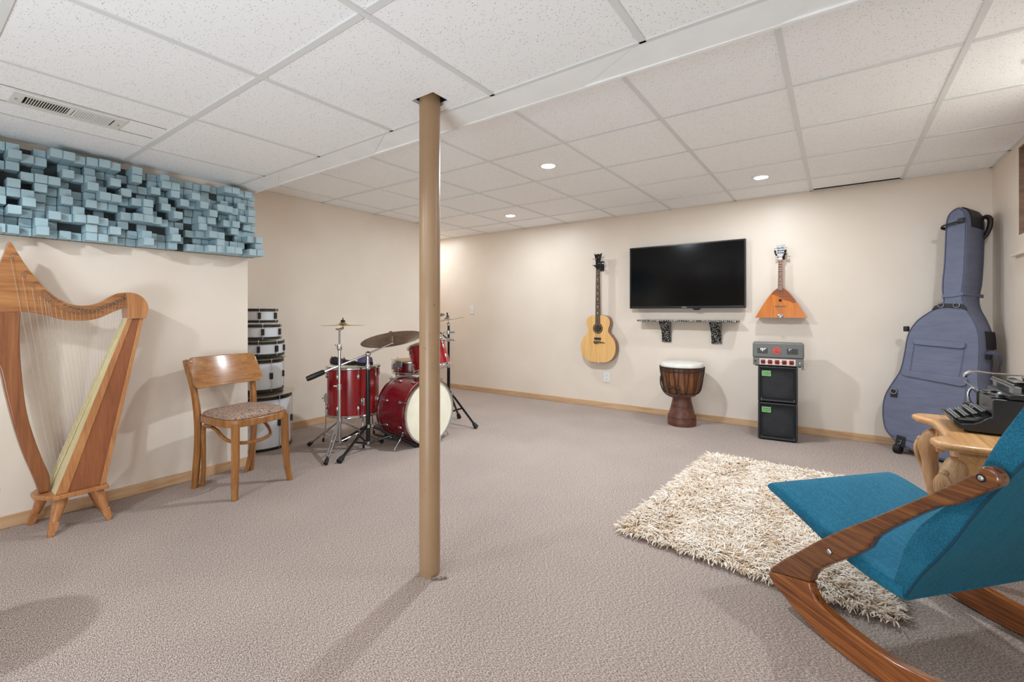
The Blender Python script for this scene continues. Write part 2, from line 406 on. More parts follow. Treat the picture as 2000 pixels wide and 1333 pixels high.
hp.part('soundbox', MB().hexa([(xf0-.004,.513,zb_),(xf0-.004,.688,zb_),(xk0,.688,zb_),(xk0,.513,zb_),(xf1-.004,.805,zt_),(xf1-.004,.866,zt_),(xk1,.866,zt_),(xk1,.805,zt_)]), M['harppanel'], .002)
hp.part('soundboard', MB().hexa([(xf0-.004,.505,zb_),(xf0-.004,.5125,zb_),(xk0+.002,.5125,zb_),(xk0+.002,.505,zb_),(xf1-.004,.797,zt_),(xf1-.004,.8045,zt_),(xk1+.002,.8045,zt_),(xk1+.002,.797,zt_)]), M['spruce'])
b = MB()
b.hexa([(xf0,.5045,zb_),(xf0,.548,zb_),(xf0-.0045,.548,zb_),(xf0-.0045,.5045,zb_),(xf1,.7965,zt_),(xf1,.818,zt_),(xf1-.0045,.818,zt_),(xf1-.0045,.7965,zt_)])
hp.part('side_rail', b, M['harprail'], .0015)
b = MB()
b.hexa([(xf0,.668,zb_),(xf0,.689,zb_),(xf0-.0045,.689,zb_),(xf0-.0045,.668,zb_),(xf1,.850,zt_),(xf1,.867,zt_),(xf1-.0045,.867,zt_),(xf1-.0045,.850,zt_)])
hp.part('side_rail', b, M['harprail'], .0015)
b = MB(); b.hexa([(-3.196,.5025,zb_+.02),(-3.196,.505,zb_+.02),(-3.206,.505,zb_+.02),(-3.206,.5025,zb_+.02),(-3.197,.793,zt_-.01),(-3.197,.797,zt_-.01),(-3.205,.797,zt_-.01),(-3.205,.793,zt_-.01)])
hp.part('string_rib', b, M['spruce'])
hp.part('base_plate', MB().prism([(-3.065,.495),(-3.065,.70),(-3.335,.70),(-3.335,.495),(-3.235,.44),(-3.165,.44)], (0,0,0), ex, ey, ez, .166, .1865), M['harprail'], .003)
for tx, ty, bx, by in ((-3.285,.50,-3.325,.452),(-3.115,.53,-3.062,.482),(-3.115,.66,-3.072,.703),(-3.285,.665,-3.325,.715)):
    tp, bt_ = Vector((tx, ty, .166)), Vector((bx, by, 0)); d = bt_-tp
    b = MB(); b.tube([tp, tp+d*.2, tp+d*.64], [.027, .026, .0165], 14)
    b.tube([tp+d*.64, tp+d*.66, tp+d*.70], [.0235, .0245, .0225], 4, up=(1,1,0)); b.tube([tp+d*.70, tp+d*.97], [.0225, .0165], 4, up=(1,1,0))
    b.lathe([(.012, 0), (.012, .008)], 8, (bx-d.x*.03, by-d.y*.03, 0))
    hp.part('leg', b, M['harprail'], .001)
pins = spline([(a, c, 0) for a, c in ((.366,1.335),(.392,1.275),(.416,1.232),(.454,1.176),(.473,1.152),(.488,1.135),(.504,1.12),(.537,1.094),(.568,1.082),(.596,1.075),(.626,1.071),(.656,1.075),(.686,1.091),(.717,1.107),(.749,1.124),(.781,1.142),(.80,1.157))], 8)
NS = 26
for i in range(NS):
    t = i/(NS-1); ft = t**.72
    p = pins[min(int(ft*(len(pins)-1)), len(pins)-1)]
    zb2 = .235 + (1.0-.235)*t**.95; yb = sbY(zb2)
    b = MB(); b.tube([(-3.163, p.x, p.y), (-3.200, yb-.002, zb2)], .0005 if i > 8 else .0007, 5)
    hp.part('string', b, M['string'])
    b = MB(); b.tube([(-3.178, p.x, p.y), (-3.160, p.x, p.y)], .0022, 6); b.tube([(-3.163, p.x, p.y), (-3.163, p.x-.002, p.y+.012), (-3.164, p.x+.008, p.y+.022), (-3.170, p.x+.018, p.y+.02)], .0012, 5)
    b.tube([(-3.178, p.x+.02, p.y+.02), (-3.158, p.x+.02, p.y+.02)], .0028, 6)
    hp.part('tuning_pin', b, M['steel'])

# ------------------------------------------------------------------ side chair
M['beech'] = wood('chair_beech', (118,72,34), (148,96,48), (172,120,68), 2, .3, coat=.4)
M['beechy'] = wood('chair_back_beech', (126,78,38), (156,102,52), (178,126,72), 1, .25, coat=.5)
def paisley():
    m, nt, b = base('paisley_cloth', (168,140,120), .85)
    v = coords(nt)
    n = N(nt, 'ShaderNodeTexNoise', Scale=14, Detail=2, Distortion=2.5); nt.links.new(v, n.inputs['Vector'])
    w = N(nt, 'ShaderNodeMath', operation='MULTIPLY'); nt.links.new(n.outputs['Fac'], w.inputs[0]); w.inputs[1].default_value = 7
    fr_ = N(nt, 'ShaderNodeMath', operation='FRACT'); nt.links.new(w.outputs[0], fr_.inputs[0])
    c = ramp(nt, fr_.outputs[0], [(.0, (40,32,40)), (.12, (176,148,114)), (.40, (150,84,84)), (.58, (196,172,140)), (.82, (98,104,112)), (1., (46,38,46))])
    nt.links.new(c, b.inputs['Base Color']); return m
M['paisley'] = paisley()
ch = Thing('side_chair', 'bentwood side chair with a paisley seat against the left wall', 'chair', (-3.03, 1.34, 0), (0, 0, math.atan2(.149, .989)))
W_ = dict(w=False)
def sq(path, a, b_, **k):       # square-ish leg, a across and b_ deep
    return MB().tube(path, a/2*1.414, 4, up=(1,1,0), flat=b_/a if False else 1.)
for s, fx_ in ((-1, .195), (1, .19)):
    b = MB(); b.tube(spline([(.172, s*.158, .428), (.176, s*.160, .25), (.184, s*.168, .1), (fx_+.006, s*.181, 0)], 5), [.0225]*8+[.021]*4+[.019]*4, 8)
    ch.part('leg', b, M['beech'], **W_)
for s in (-1, 1):
    pts = spline([(-.205, s*.178, 0), (-.187, s*.178, .12), (-.172, s*.176, .28), (-.172, s*.178, .44), (-.196, s*.186, .6), (-.244, s*.196, .735), (-.262, s*.199, .782)], 5)
    ch.part('back_leg', MB().tube(pts, [.0195+.002*min(1, i/8) if i < 16 else .021-.0045*(i-16)/14 for i in range(len(pts))], 8), M['beech'], **W_)
    br = spline([(-.060, s*.172, .392), (-.115, s*.168, .388), (-.138, s*.162, .35), (-.150, s*.155, .25), (-.163, s*.148, .12), (-.19, s*.138, .0)], 5)
    ch.part('brace', MB().tube(br, .0135, 8), M['beech'], **W_)
hoop_ = spline([(-.115, -.150, .389), (-.04, -.148, .372), (.05, -.138, .318), (.12, -.09, .296), (.145, 0, .292), (.12, .09, .300), (.05, .138, .322), (-.04, .148, .372), (-.115, .150, .389)], 6)
ch.part('stretcher', MB().tube(hoop_, .0105, 8), M['beech'], **W_)
rail = [(.205, -.115)] + [(.215, 0)] + [(.205, .115)]
so = [(.190,-.150),(.207,-.10),(.213,0),(.207,.10),(.190,.150),(.150,.186),(.06,.196),(-.08,.188),(-.165,.168),(-.185,.12),(-.19,0),(-.185,-.12),(-.165,-.168),(-.08,-.188),(.06,-.196),(.150,-.186)]
so = [(q.x, q.y) for q in spline([(a, c, 0) for a, c in so+so[:1]], 3)][:-1]
b = MB(); O3 = lambda L, z: [Vector((a, c, z)) for a, c in L]
sc = lambda L, k: [(a*k, c*k) for a, c in L]
b.loft([O3(sc(so, .86), .408), O3(so, .408), O3(so, .449), O3(sc(so, .86), .449), O3(sc(so, .86), .408)], False)
ch.part('seat_ring', b, M['beech'], .004, **W_)
b = MB(); b.loft([O3(sc(so, .855), .42), O3(sc(so, .93), .4495), O3(sc(so, .95), .455), O3(sc(so, .93), .466), O3(sc(so, .82), .479), O3(sc(so, .6), .488), O3(sc(so, .3), .492), O3(sc(so, .02), .493)])
ch.part('cushion', b, M['paisley'], smooth=60, **W_)
pan = []
hw = .215
for i in range(25):
    s = -hw + 2*hw*i/24; fo = .045*(s/hw)**2
    e = min(1, (hw-abs(s))/.035); rr = .03*(1-math.sqrt(max(0, 1-(1-e)**2)))
    z0_, z1_ = .612+rr, .800-rr
    f0 = -.181 - .062*(0) + fo; f1 = -.252 + fo
    pan.append([Vector((f0+.004-.016, s, z0_)), Vector((f0+.006, s, z0_)), Vector(((f0+f1)/2+.010, s, (z0_+z1_)/2)), Vector((f1+.006, s, z1_)), Vector((f1-.010, s, z1_)), Vector(((f0+f1)/2-.006, s, (z0_+z1_)/2))])
b = MB(); b.loft(pan)
bo = ch.part('back_panel', b, M['beechy'], .004, **W_)
b = MB()
b.ball((-.246+.045+.0085, -.202, .776), .006, .6, 1, 1)
ch.part('screw', b, M['chrome'], **W_)

# ------------------------------------------------------------------ drums
M['silver'] = noisy('silver_sparkle', (222,224,227), (200,203,207), 300, .3, .05)
M['head'] = noisy('drum_head', (238,232,212), (232,224,200), 8, .5)
M['headtan'] = base('drum_head_tan', (176,138,98), .6)[0]
M['red'] = noisy('red_wrap', (150,10,18), (124,6,14), 9, .22, stretch=(6,6,.6), spec=.6)
M['redbass'] = noisy('dark_red_wrap', (122,12,24), (98,8,18), 9, .25, stretch=(6,6,.6), spec=.6)
M['bronze'] = noisy('cymbal_bronze', (150,126,92), (120,98,70), 50, .34, 1.)
M['brass'] = noisy('cymbal_brass', (214,192,142), (190,166,116), 50, .3, 1.)
M['cymw'] = base('cymbal_bright', (214,208,196), .3, 1.)[0]
M['oldbr'] = noisy('cymbal_dark', (172,152,128), (140,122,102), 40, .45, .35)
def drum(name, label, loc, r, h, shell, hoop, lug, nl, rot=(0,0,0), a0=.2, head='head', group=None, style='tube', rods=False, hoopw=None):
    """drum with its base centre at loc and its axis along local z"""
    t = Thing(name, label, 'drum', loc, rot, group)
    hh = .020
    t.part('shell', MB().lathe([(r-.006, hh*.6), (r, hh*.6), (r, h-hh*.6), (r-.006, h-hh*.6)], 48), shell, w=False)
    for z in (0, h-hh):
        b = MB(); b.lathe([(r-.004, z), (r+.010, z), (r+.0125, z+.004), (r+.0115, z+hh*.5), (r+.0125, z+hh-.004), (r+.010, z+hh), (r-.004, z+hh), (r-.004, z)], 48, caps=False)
        t.part('hoop', b, hoop, w=False)
    t.part('head', MB().lathe([(r-.003, h-.004), (r-.003, h+.001)], 48), M[head], w=False)
    t.part('bottom_head', MB().lathe([(r-.004, .002), (r-.004, .006)], 48), M['head'], w=False)
    for k in range(nl):
        a = a0 + 2*PI*k/nl; ca, sa = math.cos(a), math.sin(a); R = rz(a)
        if style == 'tear':
            for zc, sg in ((h-.075, 1), (.075, -1)):
                b = MB(); b.ball((ca*(r+.006), sa*(r+.006), zc), .012, .75, .95, 1.9, rot=R, seg=10, rg=8)
                b.tube([(ca*(r+.009), sa*(r+.009), zc+sg*.012), (ca*(r+.009), sa*(r+.009), zc+sg*.052)], .003, 6)
                t.part('lug', b, lug, w=False)
            continue
        else:
            b = MB()
            b.box((ca*(r+.008), sa*(r+.008), h/2), (.017, .022, min(.05, h*.5)), R)
        t.part('lug', b, lug, .002, w=False)
        t.part('tension_rod', MB().tube([(ca*(r+.011), sa*(r+.011), .004), (ca*(r+.011), sa*(r+.011), h+.006)], .0024, 6), M['chrome'], w=False)
        b = MB(); b.lathe([(.005, 0), (.005, .01)], 8, (ca*(r+.011), sa*(r+.011), h+.001))
        t.part('tension_bolt', b, M['chrome'], w=False)
    return t
sx, sy = -3.822, 1.812
GS = 'white drums stacked in the recess'
drum('bass_drum', 'large white bass drum at the bottom of the drum stack', (sx, sy, 0), .228, .412, M['silver'], M['black'], M['black'], 8, a0=.18, group=GS, rods=True)
def cymbal_mesh(r, bell=.028, rise=.03, th=.0012):
    pr = [(.006, rise+.012), (bell*.6, rise+.008), (bell, rise-.004), (bell*1.25, rise-.009), (r*.6, rise-.018), (r, 0), (r, -th), (r*.6, rise-.018-th), (bell*1.25, rise-.009-th), (bell, rise-.004-th), (.006, rise+.010)]
    return MB().lathe(pr, 48)
def flat_cym(loc, r, label, mat):
    t = Thing('cymbal', label, 'cymbal', loc, (.015, .02, 0), 'cymbals stored in the drum stack')
    t.part('plate', MB().lathe([(.01, .014), (r*.6, .010), (r, .002), (r, 0), (r*.6, .008), (.01, .012)], 48), mat, w=False)
flat_cym((sx+.005, sy+.006, .4295), .252, 'large shiny cymbal lying on the white bass drum under the white floor tom', M['cymw'])
drum('floor_tom', 'tall white floor tom standing above the white bass drum', (sx, sy, .449), .165, .248, M['silver'], M['black'], M['black'], 6, a0=.05, group=GS)
flat_cym((sx+.008, sy+.01, .709), .188, 'small shiny cymbal lying on the tall white floor tom', M['cymw'])
drum('snare_drum', 'white snare drum with a chrome strainer, third from the top of the stack', (sx, sy, .7285), .170, .118, M['silver'], M['black'], M['black'], 8, a0=.3, group=GS)
drum('tom_drum', 'white shallow tom second from the top of the drum stack', (sx, sy, .8625), .148, .118, M['silver'], M['black'], M['black'], 6, a0=-.3, group=GS)
drum('tom_drum', 'smallest white tom on top of the drum stack', (sx, sy, .9955), .124, .112, M['silver'], M['black'], M['black'], 6, a0=-.45, group=GS)

# red kit -----------------------------------------------------------
GK = 'red drum kit'
ft = drum('floor_tom', 'red floor tom with chrome hoops on three legs', (-3.29, 2.32, .235), .205, .405, M['red'], M['chrome'], M['chrome'], 8, a0=.35, style='tear', group=GK)
for a in (-2.45, -.30, 1.75):
    ca, sa = math.cos(a), math.sin(a)
    b = MB(); b.tube([(ca*.225, sa*.225, .17), (ca*.225, sa*.225, -.1), (ca*.245, sa*.245, -.22)], .005, 8)
    l = ft.part('leg', b, M['chrome'], w=False)
    ft.part('rubber_foot', MB().tube([(ca*.243, sa*.243, -.205), (ca*.247, sa*.247, -.235)], .009, 8), M['rubber'], parent=l, w=False)
    b = MB(); b.box((ca*.222, sa*.222, .13), (.03, .026, .06), rz(a)); b.ball((ca*.25, sa*.25, .13), .008)
    ft.part('leg_bracket', b, M['chrome'], .003, w=False)
# bass drum lying on its side, head toward +X
bd = Thing('bass_drum', 'dark red bass drum on its side with a cream front head', 'drum', (-2.88, 2.635, 0), group=GK)
cz, rb = .269, .252
AX = Matrix(((0,0,1),(0,1,0),(-1,0,0)))            # local z -> world x
b = MB(); b.lathe([(rb-.006, -3.045), (rb, -3.045), (rb, -2.712), (rb-.006, -2.712)], 56, (0, 2.635, cz), AX); bd.part('shell', b, M['redbass'])
for xa, xb_ in ((-3.060, -3.022), (-2.738, -2.70)):
    b = MB(); b.lathe([(rb+.002, xa), (rb+.016, xa), (rb+.017, xa+.004), (rb+.017, xb_-.004), (rb+.016, xb_), (rb+.002, xb_), (rb+.002, xa)], 56, (0, 2.635, cz), AX, caps=False); bd.part('hoop', b, M['chrome'])
    b = MB(); b.lathe([(rb+.0172, xa+.010), (rb+.0178, xa+.012), (rb+.0178, xb_-.012), (rb+.0172, xb_-.010)], 56, (0, 2.635, cz), AX, caps=False); bd.part('hoop_inlay', b, M['redbass'])
bd.part('front_head', MB().lathe([(rb+.002, -2.716), (rb+.002, -2.711)], 56, (0, 2.635, cz), AX), M['head'])
bd.part('batter_head', MB().lathe([(rb+.002, -3.050), (rb+.002, -3.046)], 56, (0, 2.635, cz), AX), M['head'])
for k in range(8):
    a = math.radians(22.5+45*k); dy, dz = math.cos(a), math.sin(a)
    R = rx(a)
    for xc, sg in ((-2.80, 1), (-2.96, -1)):
        b = MB(); b.ball((xc, 2.635+dy*(rb+.006), cz+dz*(rb+.006)), .012, 1.9, .8, 1., rot=R, seg=10)
        b.tube([(xc+sg*.015, 2.635+dy*(rb+.012), cz+dz*(rb+.012)), (xc+sg*.112, 2.635+dy*(rb+.021), cz+dz*(rb+.021))], .003, 6)
        xe = xc+sg*.104
        b.box((xe, 2.635+dy*(rb+.018), cz+dz*(rb+.018)), (.012, .018, .02), R)
        b.box((xe+sg*.012, 2.635+dy*(rb+.024), cz+dz*(rb+.024)), (.004, .006, .042), R)
        bd.part('lug', b, M['chrome'], .001)
for s in (-1, 1):
    b = MB(); b.tube([(-2.80, 2.635+s*.20, .115), (-2.79, 2.635+s*.30, .012)], .005, 8); b.ball((-2.79, 2.635+s*.30, .009), .008); b.box((-2.80, 2.635+s*.205, .115), (.03, .03, .035))
    bd.part('spur', b, M['chrome'], .002)
# black pedal behind the bass drum
pe = Thing('bass_drum_pedal', 'black foot pedal on the carpet behind the red bass drum', 'drum pedal', (-3.2, 2.6, 0), group=GK)
pe.part('footboard', MB().box((-3.20, 2.58, .05), (.26, .09, .012), ry(.22)), M['black'], .003)
pe.part('frame_plate', MB().prism([(2.49,.012),(2.66,.012),(2.635,.15),(2.52,.15)], (0,0,0), (0,1,0), (0,0,1), (1,0,0), -3.115, -3.098), M['black'], .004)
pe.part('base', MB().bb(-3.30, -3.075, 2.54, 2.62, 0, .012), M['black'], .003)
b = MB(); b.tube([(-3.09, 2.545, .005), (-3.085, 2.545, .17)], .009); b.tube([(-3.09, 2.635, .005), (-3.085, 2.635, .17)], .009); b.tube([(-3.085, 2.54, .17), (-3.085, 2.64, .17)], .009)
pe.part('yoke', b, M['black'])
b = MB(); b.tube([(-3.085, 2.59, .17), (-3.15, 2.59, .30)], .004); b.ball((-3.152, 2.59, .305), .022)
pe.part('beater', b, M['rubber'])
# rack tom
def along(p, d):      # euler turning local z to direction d
    return Vector(d).normalized().to_track_quat('Z', 'Y').to_euler()
S3 = Vector((-3.024, 3.186, 0))
ad = Vector((-.315, -.03, .95)).normalized(); rt_c = Vector((-2.846, 2.760, .700)); rth = .235
rt = drum('tom_drum', 'red rack tom tilted above the bass drum, half hidden by the post', tuple(rt_c-ad*rth/2), .158, rth, M['red'], M['chrome'], M['chrome'], 6, rot=tuple(along(None, ad)), a0=.6, style='tear', group=GK)
# snare and its stand
sn = drum('snare_drum', 'dark red snare drum on a chrome stand behind the bass drum', (-3.24, 2.93, .512), .178, .125, M['redbass'], M['chrome'], M['chrome'], 8, a0=.1, head='headtan', style='bar', group=GK)
b = MB(); b.box((.03, -.19, .10), (.085, .02, .06)); sn.part('strainer', b, M['steel'], .006, w=False)
ss = Thing('snare_stand', 'chrome stand under the dark red snare drum', 'drum stand', (-3.24, 2.93, 0), group=GK)
ss.part('pole', MB().tube([(-3.24, 2.93, .12), (-3.24, 2.93, .47)], .011, 10), M['chrome'])
for k in range(3):
    a = .5+2*PI*k/3; ca, sa = math.cos(a), math.sin(a)
    ss.part('leg', MB().tube([(-3.24+ca*.01, 2.93+sa*.01, .24), (-3.24+ca*.2, 2.93+sa*.2, .008)], .007, 8), M['chrome'])
    ss.part('basket_arm', MB().tube([(-3.24, 2.93, .46), (-3.24+ca*.17, 2.93+sa*.17, .49), (-3.24+ca*.196, 2.93+sa*.196, .506), (-3.24+ca*.198, 2.93+sa*.198, .53)], .006, 8), M['chrome'])
def stand_leg(t, hub, foot, z, zb, r, mat, feet=True, brace=True, two=False):
    h_ = Vector((hub[0], hub[1], z)); f = Vector((foot[0], foot[1], .012)); d = (f-h_); side = Vector((-d.y, d.x, 0)).normalized()
    b = MB()
    if two:
        m = h_ + d*.35
        b.tube([h_, m], r, 8)
        b.tube([h_ + d*.02 + side*.006, m + side*.012, h_+d*.8+side*.009, f-d*.06+side*.004], r*.8, 8); b.tube([h_ + d*.02 - side*.006, m - side*.012, h_+d*.8-side*.009, f-d*.06-side*.004], r*.8, 8)
    else: b.tube([h_, f - d*.03], r, 8)
    l = t.part('leg', b, mat)
    if brace:
        m = h_ + d*.5
        t.part('brace', MB().tube([m, (hub[0], hub[1], zb)], r*.75, 8), mat)
    if feet:
        u = d.normalized()
        t.part('rubber_foot', MB().tube([f - u*.055, f-u*.03, f], [r*1.25, r*1.9, r*2.1], 10), M['rubber'], parent=l)
# chrome stand with the small brass cymbal
p1 = (-3.100, 2.063)
s1 = Thing('cymbal_stand', 'thin chrome cymbal stand in front of the red floor tom', 'cymbal stand', (p1[0], p1[1], 0), group=GK)
b = MB(); b.tube([(*p1, .075), (*p1, .50)], .0125, 12); b.tube([(*p1, .50), (*p1, .80)], .0105, 12); b.tube([(*p1, .80), (*p1, .945)], .0075, 10)
s1.part('pole', b, M['chrome'])
b = MB(); b.lathe([(.018, .485), (.018, .53)], 12, (*p1, 0)); b.tube([(p1[0], p1[1], .51), (p1[0]-.036, p1[1]-.026, .512)], .007); b.lathe([(.015, .785), (.019, .80), (.019, .82), (.012, .84)], 12, (*p1, 0)); b.tube([(p1[0], p1[1], .81), (p1[0]-.03, p1[1]-.022, .83)], .005)
b.lathe([(.019, .225), (.019, .265)], 12, (*p1, 0)); b.lathe([(.017, .075), (.017, .095)], 12, (*p1, 0))
s1.part('clamp', b, M['chrome'])
l1 = Vector((.8136, .5814, 0))
q0 = Vector((*p1, .945)); q1 = q0 + l1*.026 + Vector((0, 0, .012))
b = MB(); b.ball(q0, .012); b.tube([q0, q1], .009); b.ball(q1, .010); b.tube([q1, q1+Vector((0,0,.075))], .004); b.tube([q0, q0-l1*.028+Vector((0,0,.006))], .005)
s1.part('tilter', b, M['chrome'])
for fp in ((-3.459,2.024), (-2.922,1.835), (-3.046,2.425)): stand_leg(s1, p1, fp, .25, .085, .0075, M['chrome'], two=True)
cq = q1 + Vector((0, 0, .022))
cy = Thing('cymbal', 'small level brass cymbal on the thin chrome stand by the left', 'cymbal', tuple(cq), group='cymbals of the red drum kit')
cy.part('plate', cymbal_mesh(.158, .03, .016), M['brass'], w=False)
cy.part('felt', MB().lathe([(.016, .026), (.018, .032), (.012, .042), (.004, .043), (.004, .058)], 14), M['rubber'], w=False)
# black boom stand with the large dark cymbal
p2 = (-2.985, 2.237)
s2 = Thing('cymbal_stand', 'black boom cymbal stand with a counterweight before the red floor tom', 'cymbal stand', (p2[0], p2[1], 0), group=GK)
s2.part('pole', MB().tube([(*p2, .04), (*p2, .645)], .0165, 14), M['blackpaint'])
b = MB(); b.tube([(*p2, .645), (*p2, .74)], .0125, 12); b.lathe([(.018, .63), (.02, .64), (.02, .66), (.014, .675)], 12, (*p2, 0)); b.lathe([(.0195, .175), (.0195, .20)], 12, (*p2, 0)); b.lathe([(.0195, .045), (.0195, .068)], 12, (*p2, 0)); b.ball((*p2, .752), .022); b.box((p2[0]+.03, p2[1]+.02, .19), (.02, .012, .022), rz(.6))
s2.part('clamp', b, M['chrome'], .002)
for fp in ((-2.885,1.915), (-2.727,2.513), (-3.357,2.276)): stand_leg(s2, p2, fp, .20, .05, .0105, M['blackpaint'])
A_, B_ = Vector((-2.868, 2.376, .836)), Vector((-3.185, 1.990, .625))
s2.part('boom', MB().tube([A_, Vector((*p2, .752)) , B_], .0072, 10), M['chrome'])
u = (B_-A_).normalized()
s2.part('counterweight', MB().tube([B_-u*.004, B_+u*.012, B_+u*.10, B_+u*.135], [.012, .020, .021, .019], 14), M['black'])
nrm = Vector((-.40, .20, .93)).normalized()
b = MB(); b.ball(A_, .013); b.tube([A_, A_+Vector((-.004, .008, .085))], .0038)
s2.part('tilter', b, M['chrome'])
vd = Vector((-.78, .63, 0)).normalized(); ri = Vector((.8136, .5814, 0))
nrm = (Vector((0,0,1)) + vd*.262 - ri*.16).normalized()
cc = A_ + Vector((-.002, .004, .026))
cy = Thing('cymbal', 'large dark tilted cymbal on the black boom stand', 'cymbal', tuple(cc), tuple(nrm.to_track_quat('Z', 'Y').to_euler()), 'cymbals of the red drum kit')
cy.part('plate', cymbal_mesh(.242, .05, .028), M['oldbr'], w=False)
b = MB(); b.lathe([(.014, .041), (.014, .05), (.006, .052), (.006, .07)], 12); b.tube([(-.018, 0, .062), (.018, 0, .062)], .004); cy.part('wing_nut', b, M['rubber'], w=False)
# black stand on the right
s3 = Thing('cymbal_stand', 'black cymbal stand to the right of the post behind the bass drum', 'cymbal stand', tuple(S3), group=GK)
s3.part('pole', MB().tube([S3+Vector((0,0,.05)), S3+Vector((0,0,.55))], .0155, 14), M['blackpaint'])
b = MB(); b.tube([S3+Vector((0,0,.55)), S3+Vector((0,0,.60))], .016, 12); b.lathe([(.022, .80), (.022, .835)], 12, S3); b.lathe([(.022, .87), (.022, .905)], 12, S3); b.ball(S3+Vector((0,0,.965)), .018)
for zz, sg in ((.815, 1), (.888, 1), (.888, -1)): b.tube([S3+Vector((0,0,zz)), S3+Vector((.8136*.05*sg, .58*.05*sg, zz))], .006); 
b.ball(S3+Vector((.042, .03, .815)), .012); b.ball(S3+Vector((.042, .03, .888)), .010)
s3.part('clamp', b, M['chrome'])
s3.part('upper_pole', MB().tube([S3+Vector((0,0,.60)), S3+Vector((0,0,.965))], .0115, 12), M['blackpaint'])
for fp in ((-2.713,3.232), (-3.119,3.442), (-3.30,2.90)): stand_leg(s3, S3, fp, .34, .12, .0105, M['blackpaint'])
b = MB(); b.tube([S3+Vector((0,0,.965)), S3+Vector((-.004,-.003,1.06))], .004); s3.part('tilter', b, M['chrome'])
arm_end = rt_c + Vector((-.02, .165, .06))
b = MB(); b.tube([S3+Vector((0,0,.888)), S3+Vector((-.02,-.05,.888)), Vector((-2.93, 2.99, .86)), arm_end], .007, 10)
s3.part('tom_arm', b, M['chrome'])
b = MB(); b.tube([S3+Vector((0,0,.815)), Vector((-3.12, 3.10, .93)), Vector((-3.138, 3.085, 1.053))], .006, 10); s3.part('boom_arm', b, M['blackpaint'])
nr = (Vector((0,0,1)) - ri*.16 + vd*.02).normalized()
cy = Thing('cymbal', 'small bright cymbal right of the post on the black stand', 'cymbal', tuple(S3+Vector((-.003,-.002,1.008))), tuple(nr.to_track_quat('Z','Y').to_euler()), 'cymbals of the red drum kit')
cy.part('plate', cymbal_mesh(.162, .034, .018), M['cymw'], w=False)
b = MB(); b.lathe([(.014, .031), (.014, .04), (.006, .042), (.006, .062)], 12); b.tube([(-.02, 0, .066), (0, 0, .05), (.02, 0, .066)], .005); cy.part('wing_nut', b, M['rubber'], w=False)
nr = (Vector((0,0,1)) - ri*.10 + vd*.16).normalized()
cy = Thing('cymbal', 'dark cymbal mostly hidden behind the post at its right edge', 'cymbal', (-3.138, 3.085, 1.046), tuple(nr.to_track_quat('Z','Y').to_euler()), 'cymbals of the red drum kit')
cy.part('plate', cymbal_mesh(.118, .028, .014), M['oldbr'], w=False)

th_ = Thing('shadow_stool', 'unseen round black stool added before the harp for its shadow on the carpet', 'stool', (-2.23, .07, 0))  # added out of view to cast a round shadow on the carpet
th_.part('seat', MB().lathe([(.10, .47), (.155, .475), (.165, .50), (.16, .54), (.13, .555), (.001, .56)], 32, (-2.23, .07, 0)), M['black'])
th_.part('pole', MB().tube([(-2.23, .07, .10), (-2.23, .07, .47)], .014, 12), M['chrome'])
for k in range(3):
    a = .6+2*PI*k/3; th_.part('leg', MB().tube([(-2.23, .07, .30), (-2.23+.22*math.cos(a), .07+.22*math.sin(a), .01)], .009, 8), M['chrome'])

# soft things on the red floor tom
M['blackcloth'] = noisy('black_cloth', (18,17,19), (30,28,31), 60, .85, bmp=.3)
M['purple'] = noisy('purple_cloth', (84,74,112), (104,94,130), 30, .85, bmp=.3)
M['pink'] = base('pink_trim', (128,52,62), .8)[0]
fz = .6415
sh_ = Thing('shoe', 'black strapped shoe with a dark red rim on the red floor tom', 'shoe', (-3.31, 2.24, fz))
b = MB()
ux = Vector((.8136, .5814, 0)); uy = Vector((-.5814, .8136, 0)); o0 = Vector((-3.335, 2.245, fz))
ring_ = lambda c, w, h_: [c + uy*(w*math.cos(2*PI*k/12)) + Vector((0,0,h_*math.sin(2*PI*k/12))) for k in range(12)]
b.loft([ring_(o0+ux*x+Vector((0,0,zc)), w, hh) for x, zc, w, hh in ((-.10,.032,.012,.014),(-.092,.034,.030,.028),(-.06,.036,.040,.035),(-.02,.030,.038,.029),(.04,.022,.036,.021),(.09,.019,.04,.018),(.12,.016,.030,.013),(.13,.014,.01,.006))])
sh_.part('upper', b, M['blackcloth'], smooth=60)
b = MB(); b.tube([o0+ux*(-.085)+uy*(-.041*math.cos(a))*.9+Vector((0,0,.036+.033*math.sin(a)))+ux*(.004*math.cos(a)) for a in [PI*k/10-.4 for k in range(13)]], .0035, 6); sh_.part('rim', b, M['pink'])
b = MB(); b.tube([o0+ux*.01+uy*-.042+Vector((0,0,.02)), o0+ux*.015+Vector((0,0,.060)), o0+ux*.02+uy*.04+Vector((0,0,.02))], .008, 6, flat=.4); sh_.part('strap', b, M['pink'])
cp = Thing('cap', 'purple and black soft cap on the right of the red floor tom', 'cap', (-3.19, 2.33, fz))
b = MB(); c0 = Vector((-3.175, 2.35, fz)); b.loft([[c0+Vector((math.cos(2*PI*k/16)*r_, math.sin(2*PI*k/16)*r_, z_)) for k in range(16)] for r_, z_ in ((.058,.026),(.062,.04),(.056,.062),(.03,.073),(.002,.075))])
cp.part('crown', b, M['purple'], smooth=60)
b = MB(); b.loft([[c0+Vector((math.cos(2*PI*k/16)*r_, math.sin(2*PI*k/16)*r_, z_)) for k in range(16)] for r_, z_ in ((.056,.0),(.064,.005),(.066,.018),(.062,.027),(.05,.027))])
cp.part('band', b, M['blackcloth'], smooth=60)

